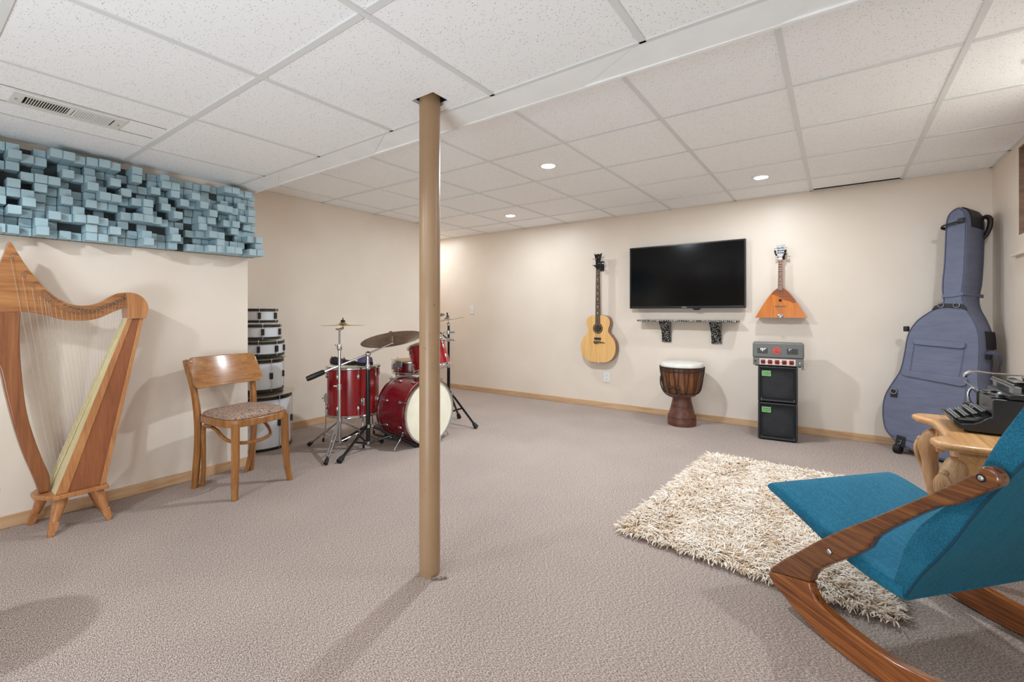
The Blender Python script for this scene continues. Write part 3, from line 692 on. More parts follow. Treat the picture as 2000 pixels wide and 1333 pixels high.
# ------------------------------------------------------------------ wall: guitar
def halfprofile(keys, n=5):
    return [(q.x, q.y) for q in spline([(a, c, 0) for a, c in keys], n)]
M['gtop'] = wood('guitar_spruce_top', (208,158,94), (222,176,112), (232,190,130), 2, .3, coat=.3)
M['gside'] = wood('guitar_side_mahogany', (98,56,32), (122,72,42), (140,88,54), 2, .3, coat=.3)
M['fret'] = wood('fretboard_rosewood', (52,34,26), (68,46,34), (86,60,46), 2, .45)
M['nickel'] = base('nickel_fret', (206,202,194), .25, 1.)[0]
M['headst'] = base('black_headstock', (20,19,19), .25)[0]
M['pearl'] = base('pearl_inlay', (222,216,204), .3)[0]
M['holeblack'] = base('soundhole_dark', (14,10,8), .9)[0]
M['binding'] = base('dark_binding', (60,34,22), .4)[0]
gx, gy = -2.172, 4.69
gt = Thing('acoustic_bass_guitar', 'pale wooden acoustic bass guitar hanging on the back wall left of the television', 'guitar', (gx, 4.74, .52))
half = halfprofile([(.0,.522),(.09,.526),(.155,.555),(.198,.615),(.212,.69),(.196,.765),(.155,.822),(.126,.858),(.124,.895),(.140,.945),(.138,.995),(.112,1.03),(.06,1.046),(.0,1.049)], 5)
out = half + [(-a, c) for a, c in half[::-1][1:-1]]
exx, ezz, eyy = (1,0,0), (0,0,1), (0,1,0)
def front(o, x, y): return (o, exx, ezz, eyy)
gt.part('side', MB().prism(out, (gx, 0, 0), exx, ezz, eyy, gy+.004, gy+.085), M['gside'], .004)
gt.part('top', MB().prism([(a*.992, .522+(c-.522)*.998) for a, c in out], (gx, 0, 0), exx, ezz, eyy, gy-.001, gy+.004), M['gtop'], .0015)
gt.part('soundhole', MB().lathe([(.043, -.0008), (.043, .001)], 32, (gx, gy-.0012, .900), rx(PI/2)), M['holeblack'])
gt.part('rosette', MB().ring(.053, .0065, 40, 6, (gx, gy-.001, .900), rx(PI/2), .15), M['binding'])
nk = [(-.021,1.56),(-.029,.945),(.029,.945),(.021,1.56)]
gt.part('neck', MB().prism([(-.02,1.56),(-.027,1.03),(.027,1.03),(.02,1.56)], (gx, 0, 0), exx, ezz, eyy, gy-.001, gy+.022), M['gside'], .008)
fb = gt.part('fretboard', MB().prism(nk, (gx, 0, 0), exx, ezz, eyy, gy-.007, gy-.001), M['fret'], .001)
b = MB(); sl = .86
for k in range(1, 22):
    z = 1.56 - sl*(1-2**(-k/12)); w = .021 + .008*(1.56-z)/.615
    if z > .95: b.bb(gx-w, gx+w, gy-.0085, gy-.007, z-.0016, z+.0016)
gt.part('fret', b, M['nickel'], parent=fb)
b = MB()
for k in (3, 5, 7, 9, 12, 15): 
    z = 1.56 - sl*(1-.5*(2**(-k/12)+2**(-(k-1)/12))); b.box((gx, gy-.0072, z), (.011, .001, .011), ry(PI/4))
gt.part('inlay', b, M['pearl'], parent=fb)
hd = [(-.021,1.56),(.021,1.56),(.030,1.60),(.027,1.645),(.035,1.69),(.046,1.742),(.022,1.728),(.0,1.736),(-.022,1.728),(-.046,1.742),(-.035,1.69),(-.027,1.645),(-.030,1.60)]
gt.part('headstock', MB().prism(hd, (gx, 0, 0), exx, ezz, eyy, gy+.0, gy+.015), M['headst'], .002)
for s, z in ((-1,1.61),(-1,1.68),(1,1.625),(1,1.695)):
    b = MB(); b.tube([(gx+s*.018, gy-.014, z), (gx+s*.018, gy+.002, z)], .0055, 10); b.tube([(gx+s*.02, gy+.008, z), (gx+s*.055, gy+.008, z)], .003, 8); b.ball((gx+s*.06, gy+.008, z), .011, 1, .45, .8)
    gt.part('tuner', b, M['chrome'])
gt.part('pickup', MB().bb(gx-.043, gx+.038, gy-.006, gy-.001, .772, .798), M['headst'], .002)
b = MB(); b.prism([(-.05,.742),(-.046,.760),(.03,.760),(.034,.752),(.085,.744),(.085,.738),(.03,.740),(-.02,.728),(-.036,.728)], (gx, 0, 0), exx, ezz, eyy, gy-.008, gy-.001)
gt.part('bridge', b, M['fret'], .001)
for k in range(4):
    x = -.0165+.011*k
    gt.part('string', MB().tube([(gx+x*.9, gy-.010, 1.56), (gx+x*1.5, gy-.012, .755)], .0011, 5), M['nickel'])
    b = MB(); b.bb(gx+x*1.5-.007, gx+x*1.5+.007, gy-.0115, gy-.008, .738, .756); gt.part('saddle', b, M['nickel'])
b = MB(); b.tube([(gx, gy+.02, .524), (gx, gy+.02, .512)], .006, 8); b.tube([(gx+.055, gy+.04, 1.045), (gx+.058, gy+.04, 1.06)], .006, 8)
gt.part('strap_button', b, M['nickel'])
hg = Thing('guitar_hanger', 'black wall hanger gripping the headstock of the acoustic bass guitar', 'hanger', (gx, YB, 1.6))
b = MB(); b.bb(gx-.03, gx+.03, YB-.018, YB-.0005, 1.55, 1.66); hg.part('base_plate', b, M['rubber'], .004)
b = MB(); b.tube([(gx, YB-.018, 1.60), (gx, gy+.05, 1.60)], .008); b.tube([(gx-.036, gy-.012, 1.606), (gx-.037, gy+.03, 1.592), (gx, gy+.05, 1.590), (gx+.037, gy+.03, 1.592), (gx+.036, gy-.012, 1.606)], .008)
hg.part('yoke', b, M['rubber'])

# ------------------------------------------------------------------ television
M['screen'] = base('screen_glass', (5,6,8), .12, 0, .28)[0]
M['bezel'] = base('television_bezel', (22,23,25), .3)[0]
M['logo'] = base('silver_badge', (190,192,196), .25, .9)[0]
tv = Thing('television', 'black flat television mounted on the back wall', 'television', (-1.25, YB, 1.12))
tx0, tx1, tz0, tz1, ty = -1.813, -.690, 1.120, 1.770, 4.722
tv.part('housing', MB().bb(tx0, tx1, ty+.0015, ty+.034, tz0, tz1), M['bezel'], .004)
tv.part('screen', MB().bb(tx0+.014, tx1-.014, ty-.0002, ty+.0015, tz0+.024, tz1-.014), M['screen'])
b = MB()
for q in ((tx0, tx0+.014, tz0, tz1), (tx1-.014, tx1, tz0, tz1), (tx0+.014, tx1-.014, tz1-.014, tz1), (tx0+.014, tx1-.014, tz0, tz0+.024)): b.bb(q[0], q[1], ty-.005, ty+.0015, q[2], q[3])
bz = tv.part('bezel', b, M['bezel'], .0015)
tv.part('badge', MB().bb(-1.268, -1.222, ty-.0062, ty-.005, tz0+.008, tz0+.015), M['logo'])
b = MB(); b.prism([(-.045,0),(.045,0),(.02,-.018),(-.02,-.018)], (-1.13, 0, tz0), exx, ezz, eyy, ty+.004, ty+.024); tv.part('sensor', b, M['bezel'], .002)
tv.part('wall_mount', MB().bb(-1.45, -1.05, ty+.034, YB-.0005, 1.30, 1.60), M['black'], .004)

# ------------------------------------------------------------------ mosaic shelf under the television
def terrazzo():
    m, nt, b = base('black_mirror_mosaic', (14,13,13), .2, 0, .5)
    v = coords(nt)
    vo = N(nt, 'ShaderNodeTexVoronoi', Scale=135, Randomness=.95); nt.links.new(v, vo.inputs['Vector'])
    sep = N(nt, 'ShaderNodeSeparateColor'); nt.links.new(vo.outputs['Color'], sep.inputs[0])
    r = N(nt, 'ShaderNodeMath', operation='MULTIPLY_ADD'); nt.links.new(sep.outputs[0], r.inputs[0]); r.inputs[1].default_value = .55; r.inputs[2].default_value = -.02
    lt = N(nt, 'ShaderNodeMath', operation='LESS_THAN'); nt.links.new(vo.outputs['Distance'], lt.inputs[0]); nt.links.new(r.outputs[0], lt.inputs[1])
    mc = N(nt, 'ShaderNodeMix', data_type='RGBA'); nt.links.new(lt.outputs[0], mc.inputs[0])
    mc.inputs[6].default_value = lin((13,12,12)); mc.inputs[7].default_value = lin((190,188,184))
    nt.links.new(mc.outputs[2], b.inputs['Base Color']); return m
M['mosaic'] = terrazzo()
sf = Thing('wall_shelf', 'thin black shelf with white mosaic dots under the television', 'shelf', (-1.25, YB, .99))
sy0 = 4.655
sf.part('board', MB().bb(-1.712, -.752, sy0+.003, YB-.0005, .985, 1.002), M['mosaic'], .002)
M['whitedot'] = base('white_mosaic_dot', (224,222,218), .3)[0]
b = MB()
for k in range(52):
    x = -1.704+.0183*k; r_ = random.uniform(.0024, .0045)
    b.lathe([(r_, 0), (r_, .0015)], 8, (x, sy0+.003, .9935), rx(PI/2))
sf.part('dot', b, M['whitedot'])
for x0_ in (-1.486, -1.003):
    pr = [(0,.985),(0,.772),(-.018,.772),(-.024,.83),(-.045,.89),(-.088,.940),(-.118,.962),(-.118,.985)]
    sf.part('bracket', MB().prism([(a, c) for a, c in pr], (x0_, YB-.0005, 0), eyy, ezz, exx, 0, .092), M['mosaic'], .002)

# ------------------------------------------------------------------ balalaika
M['btop'] = wood('balalaika_top', (176,88,8), (200,110,14), (214,128,28), 2, .3, coat=.15)
M['bdark'] = wood('balalaika_dark_veneer', (118,54,12), (142,70,18), (160,84,26), 0, .3, coat=.15)
M['grey_paint'] = noisy('worn_white_headstock', (206,206,208), (160,158,160), 60, .45)
xb, yb_ = -.409, 4.70
bl = Thing('balalaika', 'orange triangular balalaika hanging on the wall above the amplifier', 'balalaika', (xb, 4.75, 1.03))
hb = halfprofile([(.022,1.296),(.060,1.262),(.105,1.200),(.150,1.125),(.185,1.06),(.203,1.030)], 4)
tri = hb + [(-a, c) for a, c in hb[::-1]]
bl.part('body', MB().prism([(a*.985, c) for a, c in tri], (xb, 0, 0), exx, ezz, eyy, yb_+.005, yb_+.070), M['bdark'], .01)
bl.part('top', MB().prism(tri, (xb, 0, 0), exx, ezz, eyy, yb_, yb_+.005), M['btop'], .001)
gd = [(.022,1.296),(.060,1.262),(.105,1.200),(.122,1.168),(.098,1.160),(.07,1.178),(.03,1.190),(.0,1.212),(-.03,1.228),(-.074,1.244),(-.060,1.262),(-.022,1.296)]
bl.part('guard', MB().prism(gd, (xb, 0, 0), exx, ezz, eyy, yb_-.0012, yb_-.0002), M['bdark'])
bl.part('soundhole', MB().lathe([(.012, -.0008), (.012, .001)], 20, (xb, yb_-.0012, 1.187), rx(PI/2)), M['holeblack'])
b = MB(); b.prism([(-.043,1.136),(.043,1.136),(.043,1.141),(.02,1.1475),(-.02,1.1475),(-.043,1.141)], (xb, 0, 0), exx, ezz, eyy, yb_-.010, yb_-.0002); bl.part('bridge', b, M['harprail'], .001)
b = MB(); b.lathe([(.023, 0), (.021, .006), (.012, .009), (.001, .0095)], 20, (xb, yb_-.0002, 1.046), rx(PI/2)); bl.part('tailpiece', b, M['logo'])
bl.part('neck', MB().prism([(-.014,1.575),(-.019,1.28),(.019,1.28),(.014,1.575)], (xb, 0, 0), exx, ezz, eyy, yb_-.004, yb_+.02), M['bdark'], .006)
fb = bl.part('fretboard', MB().prism([(-.0145,1.575),(-.0195,1.268),(.0195,1.268),(.0145,1.575)], (xb, 0, 0), exx, ezz, eyy, yb_-.008, yb_-.004), M['gside'], .0005)
b = MB()
for k in range(1, 17):
    z = 1.57 - .47*(1-2**(-k/12)); b.bb(xb-.017, xb+.017, yb_-.0095, yb_-.008, z-.002, z+.002)
bl.part('fret', b, M['nickel'], parent=fb)
b = MB()
for k in (2, 5, 7, 10): b.lathe([(.0035, 0), (.0035, .001)], 8, (xb, yb_-.008, 1.57-.47*(1-.5*(2**(-k/12)+2**(-(k-1)/12)))), rx(PI/2))
bl.part('inlay', b, M['pearl'], parent=fb)
hs = [(-.014,1.572),(.014,1.572),(.024,1.592),(.031,1.64),(.034,1.676),(.03,1.684),(-.03,1.684),(-.034,1.676),(-.031,1.64),(-.024,1.592)]
bl.part('headstock', MB().prism(hs, (xb, 0, 0), exx, ezz, eyy, yb_+.0, yb_+.014), M['grey_paint'], .002)
b = MB(); b.prism([(-.011,1.560),(.0,1.543),(.011,1.560),(.0,1.566)], (xb, 0, 0), exx, ezz, eyy, yb_-.012, yb_-.008); b.ball((xb, yb_-.010, 1.558), .014, 1.3, .25, .9); bl.part('pick', b, base('pink_pick', (226,196,186), .4)[0], smooth=60)
for z in (1.610, 1.632, 1.654):
    b = MB(); b.bb(xb-.026, xb+.026, yb_-.003, yb_-.0002, z-.002, z+.002)
    for s in (-1, 1): b.ball((xb+s*.017, yb_-.004, z+.003), .004)
    bl.part('tuner_plate', b, M['headst'])
    for s in (-1, 1):
        b = MB(); b.tube([(xb+s*.030, yb_+.007, z), (xb+s*.043, yb_+.007, z)], .0022, 6); b.ball((xb+s*.046, yb_+.007, z), .006, .9, .6, .9)
        bl.part('tuner', b, M['nickel'])
for k in (-1, 0, 1): bl.part('string', MB().tube([(xb+k*.008, yb_-.0105, 1.575), (xb+k*.013, yb_-.0125, 1.1465), (xb+k*.008, yb_-.009, 1.055)], .0006, 5), M['nickel'])
hg = Thing('balalaika_hanger', 'black wall hanger holding the pale headstock of the balalaika', 'hanger', (xb, YB, 1.6))
b = MB(); b.bb(xb-.028, xb+.028, YB-.016, YB-.0005, 1.56, 1.65); hg.part('base_plate', b, M['rubber'], .004)
b = MB(); b.tube([(xb, YB-.016, 1.585), (xb, yb_+.05, 1.585)], .007); b.tube([(xb-.041, yb_-.012, 1.632), (xb-.037, yb_+.03, 1.600), (xb, yb_+.05, 1.585), (xb+.037, yb_+.03, 1.600), (xb+.041, yb_-.012, 1.632)], .007)
hg.part('yoke', b, M['rubber'])

# ------------------------------------------------------------------ djembe
M['dj'] = noisy('djembe_wood', (84,48,36), (104,64,50), 18, .45, bmp=.2)
M['djb'] = wood('djembe_bowl_wood', (84,46,22), (120,72,38), (150,94,52), 2, .4)
M['rope'] = noisy('dark_rope', (44,32,28), (66,50,44), 200, .9, stretch=(1,1,2), bmp=.3)
M['skin'] = noisy('goat_skin', (226,222,214), (214,208,198), 10, .6)
dx, dy_ = -1.212, 4.508
dj = Thing('djembe', 'brown wooden djembe with a pale skin standing below the mosaic shelf', 'drum', (dx, dy_, 0))
b = MB(); b.lathe([(.128,0),(.131,.012),(.129,.05),(.118,.11),(.100,.18),(.087,.235),(.084,.262),(.092,.278)], 40, (dx, dy_, 0)); dj.part('foot', b, M['dj'])
b = MB(); b.lathe([(.092,.278),(.125,.285),(.158,.33),(.174,.40),(.184,.48),(.190,.555),(.186,.575)], 40, (dx, dy_, 0)); dj.part('bowl', b, M['djb'])
b = MB(); b.lathe([(.192,.548),(.196,.556),(.194,.580),(.188,.593),(.176,.598),(.001,.5985)], 40, (dx, dy_, 0)); dj.part('drum_head', b, M['skin'])
dj.part('rope_ring', MB().ring(.199, .007, 48, 8, (dx, dy_, .556)), M['rope'])
dj.part('rope_ring', MB().ring(.196, .0055, 48, 8, (dx, dy_, .525)), M['rope'])
dj.part('rope_ring', MB().ring(.150, .006, 40, 8, (dx, dy_, .314)), M['rope'])
for k in range(26):
    a = 2*PI*k/26; a2 = a + .07*(1 if k % 2 else -1)
    P = [(dx+r_*math.cos(q), dy_+r_*math.sin(q), z) for r_, q, z in ((.203,a,.562),(.200,a,.52),(.190,a*.6+a2*.4,.46),(.181,a*.3+a2*.7,.39),(.168,a2,.335),(.152,a2,.312))]
    dj.part('lacing', MB().tube(P, .0038, 6), M['rope'])
b = MB()
hpth = spline([(dx-.165, dy_-.115, .47), (dx-.160, dy_-.135, .40), (dx-.12, dy_-.165, .33), (dx-.05, dy_-.185, .295), (dx+.015, dy_-.19, .30), (dx+.03, dy_-.185, .345), (dx+.01, dy_-.187, .385), (dx-.05, dy_-.180, .375), (dx-.1, dy_-.162, .372)], 6)
b.tube(hpth, .0075, 8); b.ball((dx+.02, dy_-.190, .372), .015); b.ball((dx-.162, dy_-.118, .44), .013, 1, 1, 1.6)
dj.part('rope_handle', b, M['rope'])
b = MB()
for z in (.035, .085, .09): b.ring(.130-.0003*abs(z-.03)*100*.6, .0022, 48, 6, (dx, dy_, z))
for k in range(22):
    a = 2*PI*k/22; b.ring(.010, .0018, 14, 5, (dx+.1275*math.cos(a), dy_+.1275*math.sin(a), .06), rz(a) @ ry(PI/2))
dj.part('carving', b, M['dj'])

# ------------------------------------------------------------------ amplifier stack
M['vinyl'] = noisy('black_vinyl', (34,36,38), (44,46,49), 400, .5, bmp=.15)
M['grille'] = base('steel_grille', (104,108,113), .32, .6)[0]
M['clothb'] = base('grille_back', (10,10,11), .8)[0]
M['cone'] = base('speaker_cone', (20,20,21), .6)[0]
M['green'] = noisy('green_badge', (116,196,104), (104,184,94), 20, .45)
M['badgew'] = base('badge_border', (206,212,196), .4)[0]
M['ink'] = base('badge_ink', (18,34,18), .5)[0]
M['ampgrey'] = noisy('grey_hammered_paint', (112,112,109), (104,104,101), 200, .45, .1)
M['redb'] = noisy('red_emblem', (196,64,62), (184,48,50), 30, .45)
M['panelw'] = base('control_panel_cream', (226,218,206), .5)[0]
M['redk'] = base('red_square', (178,52,48), .5)[0]
M['knob'] = base('dark_red_knob', (74,26,24), .35)[0]
ang = math.radians(5.5)
def text_mesh(txt, size):
    c = bpy.data.curves.new('txt', 'FONT'); c.body = txt; c.size = size; c.align_x = 'CENTER'; c.align_y = 'CENTER'; c.extrude = .0003
    o = bpy.data.objects.new('txt', c); C.objects.link(o)
    me = bpy.data.meshes.new_from_object(o.evaluated_get(bpy.context.evaluated_depsgraph_get()))
    vs = [tuple(q.co) for q in me.vertices]; fs = [tuple(p.vertices) for p in me.polygons]
    bpy.data.objects.remove(o); bpy.data.curves.remove(c); bpy.data.meshes.remove(me); return vs, fs
def cabinet(z, h_, label, shine):
    t = Thing('speaker_cabinet', label, 'speaker', (-.545, 4.366, z), (0, 0, ang), 'black bass speaker cabinets')
    w, d = .288, .262; e = dict(w=False)
    b = MB(); b.bb(0, w, .022, d, .012, h_)
    for q in ((0, .014, .012, h_), (w-.014, w, .012, h_), (.014, w-.014, .012, .026), (.014, w-.014, h_-.014, h_)): b.bb(q[0], q[1], 0, .022, q[2], q[3])
    t.part('body', b, M['vinyl'], .004, **e)
    t.part('baffle', MB().bb(.014, w-.014, .0195, .0218, .026, h_-.014), M['clothb'], **e)
    b = MB(); b.lathe([(.118, .0), (.108, .004), (.05, .0055), (.03, .002), (.002, .003)], 32, (w/2, .0193, h_*.45), rx(PI/2)); t.part('speaker_cone', b, M['cone'], **e)
    b = MB(); x0_, x1_, z0_, z1_ = .028, w-.026, .040, h_-.030
    w2, h2 = x1_-x0_, z1_-z0_
    for sg_ in (-1, 1):                      # crossing strands of the expanded metal
        sl, st = .5, .0118
        for k in range(-int(w2*sl/st)-2, int((h2+w2*sl)/st)+2):
            c_ = k*st if sg_ > 0 else k*st
            # z = z0 + c + sg*sl*(x-x0) clipped to the opening
            xs_ = sorted([max(0, min(w2, (0-c_)/(sg_*sl))), max(0, min(w2, (h2-c_)/(sg_*sl)))])
            if xs_[1]-xs_[0] < .004: continue
            xa, xb2 = xs_; za, zb3 = c_+sg_*sl*xa, c_+sg_*sl*xb2
            L_ = math.hypot(xb2-xa, zb3-za)
            b.box((x0_+(xa+xb2)/2, .012+.0008*sg_, z0_+(za+zb3)/2), (L_, .0014, .0022 if sg_ > 0 else .0016), ry(-math.atan2(zb3-za, xb2-xa)) @ rx(.5))
    g = t.part('grille', b, M['grille'], **e)
    b = MB()
    for q in ((.014, x0_+.002, .026, h_-.014), (x1_-.002, w-.014, .026, h_-.014), (x0_, x1_, .026, z0_+.004), (x0_, x1_, z1_-.004, h_-.014)): b.bb(q[0], q[1], .008, .014, q[2], q[3])
    t.part('grille_frame', b, M['clothb'], **e)
    b = MB()
    for x in (.026, w-.026):
        for zz in (.034,): b.lathe([(.003, 0), (.003, .002)], 8, (x, .008, zz), rx(PI/2))
    t.part('screw', b, M['chrome'], **e)
    bx, bz = .030, h_-.082
    bg = t.part('badge', MB().bb(bx, bx+.066, .004, .0075, bz, bz+.044), M['badgew'], .001, **e)
    t.part('badge_face', MB().bb(bx+.0025, bx+.0635, .0032, .0039, bz+.0025, bz+.0415), M['green'], parent=bg, **e)
    for txt, zz, sz in (('TRACE', bz+.030, .0205), ('ELLIOT', bz+.0125, .0185)):
        vs, fs = text_mesh(txt, sz)
        t.part('lettering', MB().add([(bx+.033+q[0], .0029-q[2], zz+q[1]) for q in vs], fs), M['ink'], parent=bg, **e)
    for x in (.03, w-.03):
        for y in (.04, d-.03): t.part('foot', MB().lathe([(.011, 0), (.011, .0125)], 12, (x, y, 0)), M['rubber'], **e)
    return t
cabinet(0, .316, 'black speaker cabinet with a green badge standing on the carpet', 0)
cabinet(.3165, .306, 'black speaker cabinet with a green badge stacked under the grey amplifier', 0)
am = Thing('amplifier', 'grey vintage amplifier head on top of the two black speaker cabinets', 'amplifier', (-.585, 4.366, .623), (0, 0, ang))
w, d, h_ = .372, .20, .198; e = dict(w=False)
b = MB(); b.bb(0, w, 0, d, .072, h_); am.part('cover', b, M['ampgrey'], .010, **e)
b = MB(); b.bb(.003, w-.003, .002, d, .008, .0715); am.part('chassis', b, M['ampgrey'], .003, **e)
am.part('control_panel', MB().bb(.052, .312, .0, .002, .014, .064), M['panelw'], .0005, **e)
for k in range(5):
    x = .078 + .0515*k
    b = MB(); b.bb(x-.017, x+.017, -.0012, .0, .020, .056); am.part('knob_plate', b, M['redk'], **e)
    b = MB(); b.lathe([(.013, 0), (.012, .010), (.006, .013), (.001, .0135)], 14, (x, -.0012, .038), rx(PI/2)); b.box((x, -.014, .041), (.003, .003, .018), ry(.5*k))
    am.part('knob', b, M['knob'], **e)
am.part('panel_line', MB().bb(.056, .308, -.0007, 0, .0365, .0395), M['redk'], **e)
for x0_ in (.036, .252):
    b = MB()
    for i in range(7):
        for j in range(5):
            b.bb(x0_+i*.0112, x0_+i*.0112+.0082, -.0008, .0008, .108+j*.0095, .108+j*.0095+.0066)
    am.part('vent_grid', b, M['clothb'], **e)
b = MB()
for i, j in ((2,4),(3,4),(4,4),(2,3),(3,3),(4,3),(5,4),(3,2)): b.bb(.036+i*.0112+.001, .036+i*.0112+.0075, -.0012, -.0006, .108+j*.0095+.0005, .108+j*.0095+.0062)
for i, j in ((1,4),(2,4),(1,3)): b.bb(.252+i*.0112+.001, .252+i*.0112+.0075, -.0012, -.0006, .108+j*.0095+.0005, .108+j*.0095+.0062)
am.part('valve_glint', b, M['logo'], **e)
b = MB(); b.lathe([(.031, 0), (.030, .003), (.001, .0035)], 32, (.178, -.0002, .134), rx(PI/2)); em = am.part('emblem', b, M['redb'], **e)
b = MB(); b.ring(.026, .0012, 32, 5, (.178, -.0034, .134), rx(PI/2)); b.tube([(.160,-.004,.130),(.166,-.004,.143),(.170,-.004,.130),(.176,-.004,.145),(.182,-.004,.130),(.187,-.004,.142),(.195,-.004,.131)], .0014, 5)
am.part('emblem_script', b, base('emblem_line', (226,150,140), .5)[0], parent=em, **e)
b = MB(); b.lathe([(.007, 0), (.006, .008), (.001, .009)], 12, (.020, .002, .042), rx(PI/2)); am.part('jewel', b, M['black'], **e)
b = MB(); b.lathe([(.009, 0), (.008, .004), (.004, .005)], 12, (.345, .002, .036), rx(PI/2)); b.tube([(.345, -.003, .036), (.345, -.016, .030)], .003, 6); am.part('switch', b, M['chrome'], **e)
b = MB()
for x in (.03, w-.03):
    for y in (.03, d-.03): b = MB(); b.lathe([(.012, 0), (.012, .008)], 12, (x, y, 0)); am.part('foot', b, M['rubber'], **e)
b = MB(); b.tube([(.365, .17, .03), (.373, .175, -.01), (.368, .185, -.035)], .006, 8); b.tube([(.365, .15, .03), (.381, .155, -.012), (.384, .16, -.034)], .006, 8)
am.part('plug', b, M['panelw'], **e)

# ------------------------------------------------------------------ light switch, outlet
sw = Thing('light_switch', 'white light switch plate on the back wall right of the tan post', 'light switch', (-4.105, YB, 1.118))
sw.part('plate', MB().bb(-4.142, -4.070, YB-.006, YB-.0002, 1.062, 1.174), M['white_plastic'], .002)
sw.part('toggle', MB().box((-4.106, YB-.009, 1.118), (.01, .012, .022), rx(.4)), M['white_plastic'], .001)
ot = Thing('wall_outlet', 'white wall outlet plate below the acoustic bass guitar', 'wall outlet', (-2.112, YB, .345))
ot.part('plate', MB().bb(-2.148, -2.076, YB-.006, YB-.0002, .290, .402), M['white_plastic'], .002)
for z in (.322, .370):
    f_ = ot.part('socket', MB().prism(rrect(-2.129, -2.095, z-.017, z+.017, .008), (0,0,0), exx, ezz, eyy, YB-.0075, YB-.006), M['white_plastic'], .0005)
    b = MB(); b.bb(-2.120, -2.1175, YB-.0079, YB-.0075, z-.002, z+.008); b.bb(-2.1065, -2.104, YB-.0079, YB-.0075, z-.002, z+.008); b.lathe([(.0025, 0), (.0025, .0004)], 8, (-2.112, YB-.0075, z-.009), rx(PI/2))
    ot.part('slot', b, M['black'], parent=f_)

# ------------------------------------------------------------------ double bass in its padded bag
M['bag'] = noisy('bag_nylon', (108,112,132), (102,106,126), 7, .65, stretch=(1,1,3), bmp=.25, dist=.02, spec=.3)
M['bagseam'] = base('bag_piping', (86,90,110), .6)[0]
M['bagblack'] = noisy('bag_black_webbing', (22,22,24), (32,32,35), 200, .55)
M['leather'] = noisy('dark_brown_leather', (26,15,13), (44,28,24), 60, .5, bmp=.3)
e1 = Vector((.86, -.51, 0)).normalized(); nb = Vector((.51, .86, 0)).normalized()
lean = math.radians(4); e2 = (nb*math.sin(lean) + Vector((0,0,1))*math.cos(lean)); nn = e1.cross(e2).normalized()   # nn points to the room
PB = Vector((.29, 4.6, 0)) + nn*.0
if nn.y > 0: nn = -nn
bl_ = [(.412,1.836),(.384,1.826),(.357,1.797),(.343,1.746),(.340,1.64),(.339,1.443),(.333,1.322),(.333,1.246),(.340,1.185),(.338,1.147),(.275,1.095),(.202,1.033),(.159,.969),(.134,.905),(.122,.809),(.108,.696),(.088,.614),(.045,.528),(.006,.44),(-.010,.356),(-.008,.258),(.012,.164),(.06,.105),(.116,.063),(.258,.030)]
br_ = [(.40,.024),(.50,.045),(.560,.10),(.592,.19),(.602,.30),(.595,.40),(.578,.50),(.562,.57),(.555,.64),(.557,.754),(.556,.867),(.546,.952),(.517,1.036),(.472,1.123),(.455,1.211),(.461,1.328),(.464,1.474),(.464,1.621),(.463,1.724),(.455,1.785),(.437,1.822)]
raw = bl_ + br_
ol = [(q.x, q.y) for q in spline([(a, c, 0) for a, c in raw+raw[:1]], 3)][:-1]
def inset(L, d):
    n = len(L); out = []
    for i in range(n):
        a, c_ = L[i-1], L[(i+1) % n]; t = Vector((c_[0]-a[0], c_[1]-a[1])).normalized()
        out.append((L[i][0]-t.y*d, L[i][1]+t.x*d))
    return out
area = sum(ol[i-1][0]*ol[i][1]-ol[i][0]*ol[i-1][1] for i in range(len(ol)))
sg = 1 if area > 0 else -1
def lay(L, t, back=False):
    return [PB + e1*a + e2*c_ + nn*(t*dep(c_) if t < -.02 else t) for a, c_ in L]
TH = .20
def dep(c_): return 1 + .40*max(0, min(1, (c_-1.02)/.25))
bag = Thing('double_bass', 'double bass in a grey blue padded bag leaning in the right corner', 'double bass', tuple(PB+e1*.3))
b = MB()
b.loft([lay(inset(ol, sg*.02), -TH), lay(inset(ol, sg*.012), -TH+.008), lay(ol, -TH+.03), lay(inset(ol, -sg*.006), -TH*.55), lay(ol, -.03), lay(inset(ol, sg*.006), -.008), lay(inset(ol, sg*.015), 0), lay(inset(ol, sg*.024), -.003)])
fi = inset(ol, sg*.013); cs = sorted(q[1] for q in fi); rowsf = []
for k in range(61):
    c_ = cs[0]+.002 + (cs[-1]-cs[0]-.004)*k/60; xs = []
    for i in range(len(fi)):
        (a0, c0), (a1, c1) = fi[i-1], fi[i]
        if (c0-c_)*(c1-c_) < 0: xs.append(a0+(a1-a0)*(c_-c0)/(c1-c0))
    if len(xs) > 1: rowsf.append([PB + e1*(min(xs)+(max(xs)-min(xs))*j/4) + e2*c_ + nn*.0008 for j in range(5)])
b.loft(rowsf, caps=False, closed=False)
bag.part('bag', b, M['bag'], smooth=50)
lp = lay(inset(ol, sg*.004), -.006); bag.part('piping', MB().tube(lp+lp[:1], .0042, 6, caps=False), M['bagseam'])
lp = lay(inset(ol, sg*.002), -TH+.025); bag.part('piping', MB().tube(lp+lp[:1], .0042, 6, caps=False), M['bagseam'])
def onbag(a, c_, t=.006): return PB + e1*a + e2*c_ + nn*t
def flap(L, t0=.0045, t1=.010): return MB().prism(L, PB, e1, e2, nn, t0, t1)
bag.part('pocket_flap', flap([(.175,.880),(.479,.866),(.480,.842),(.470,.828),(.452,.824),(.195,.838),(.178,.848)], .004, .012), M['bag'], .004)
bag.part('pocket_flap', flap([(.110,.636),(.496,.622),(.497,.588),(.485,.570),(.462,.562),(.135,.594),(.114,.606)], .004, .012), M['bag'], .004)
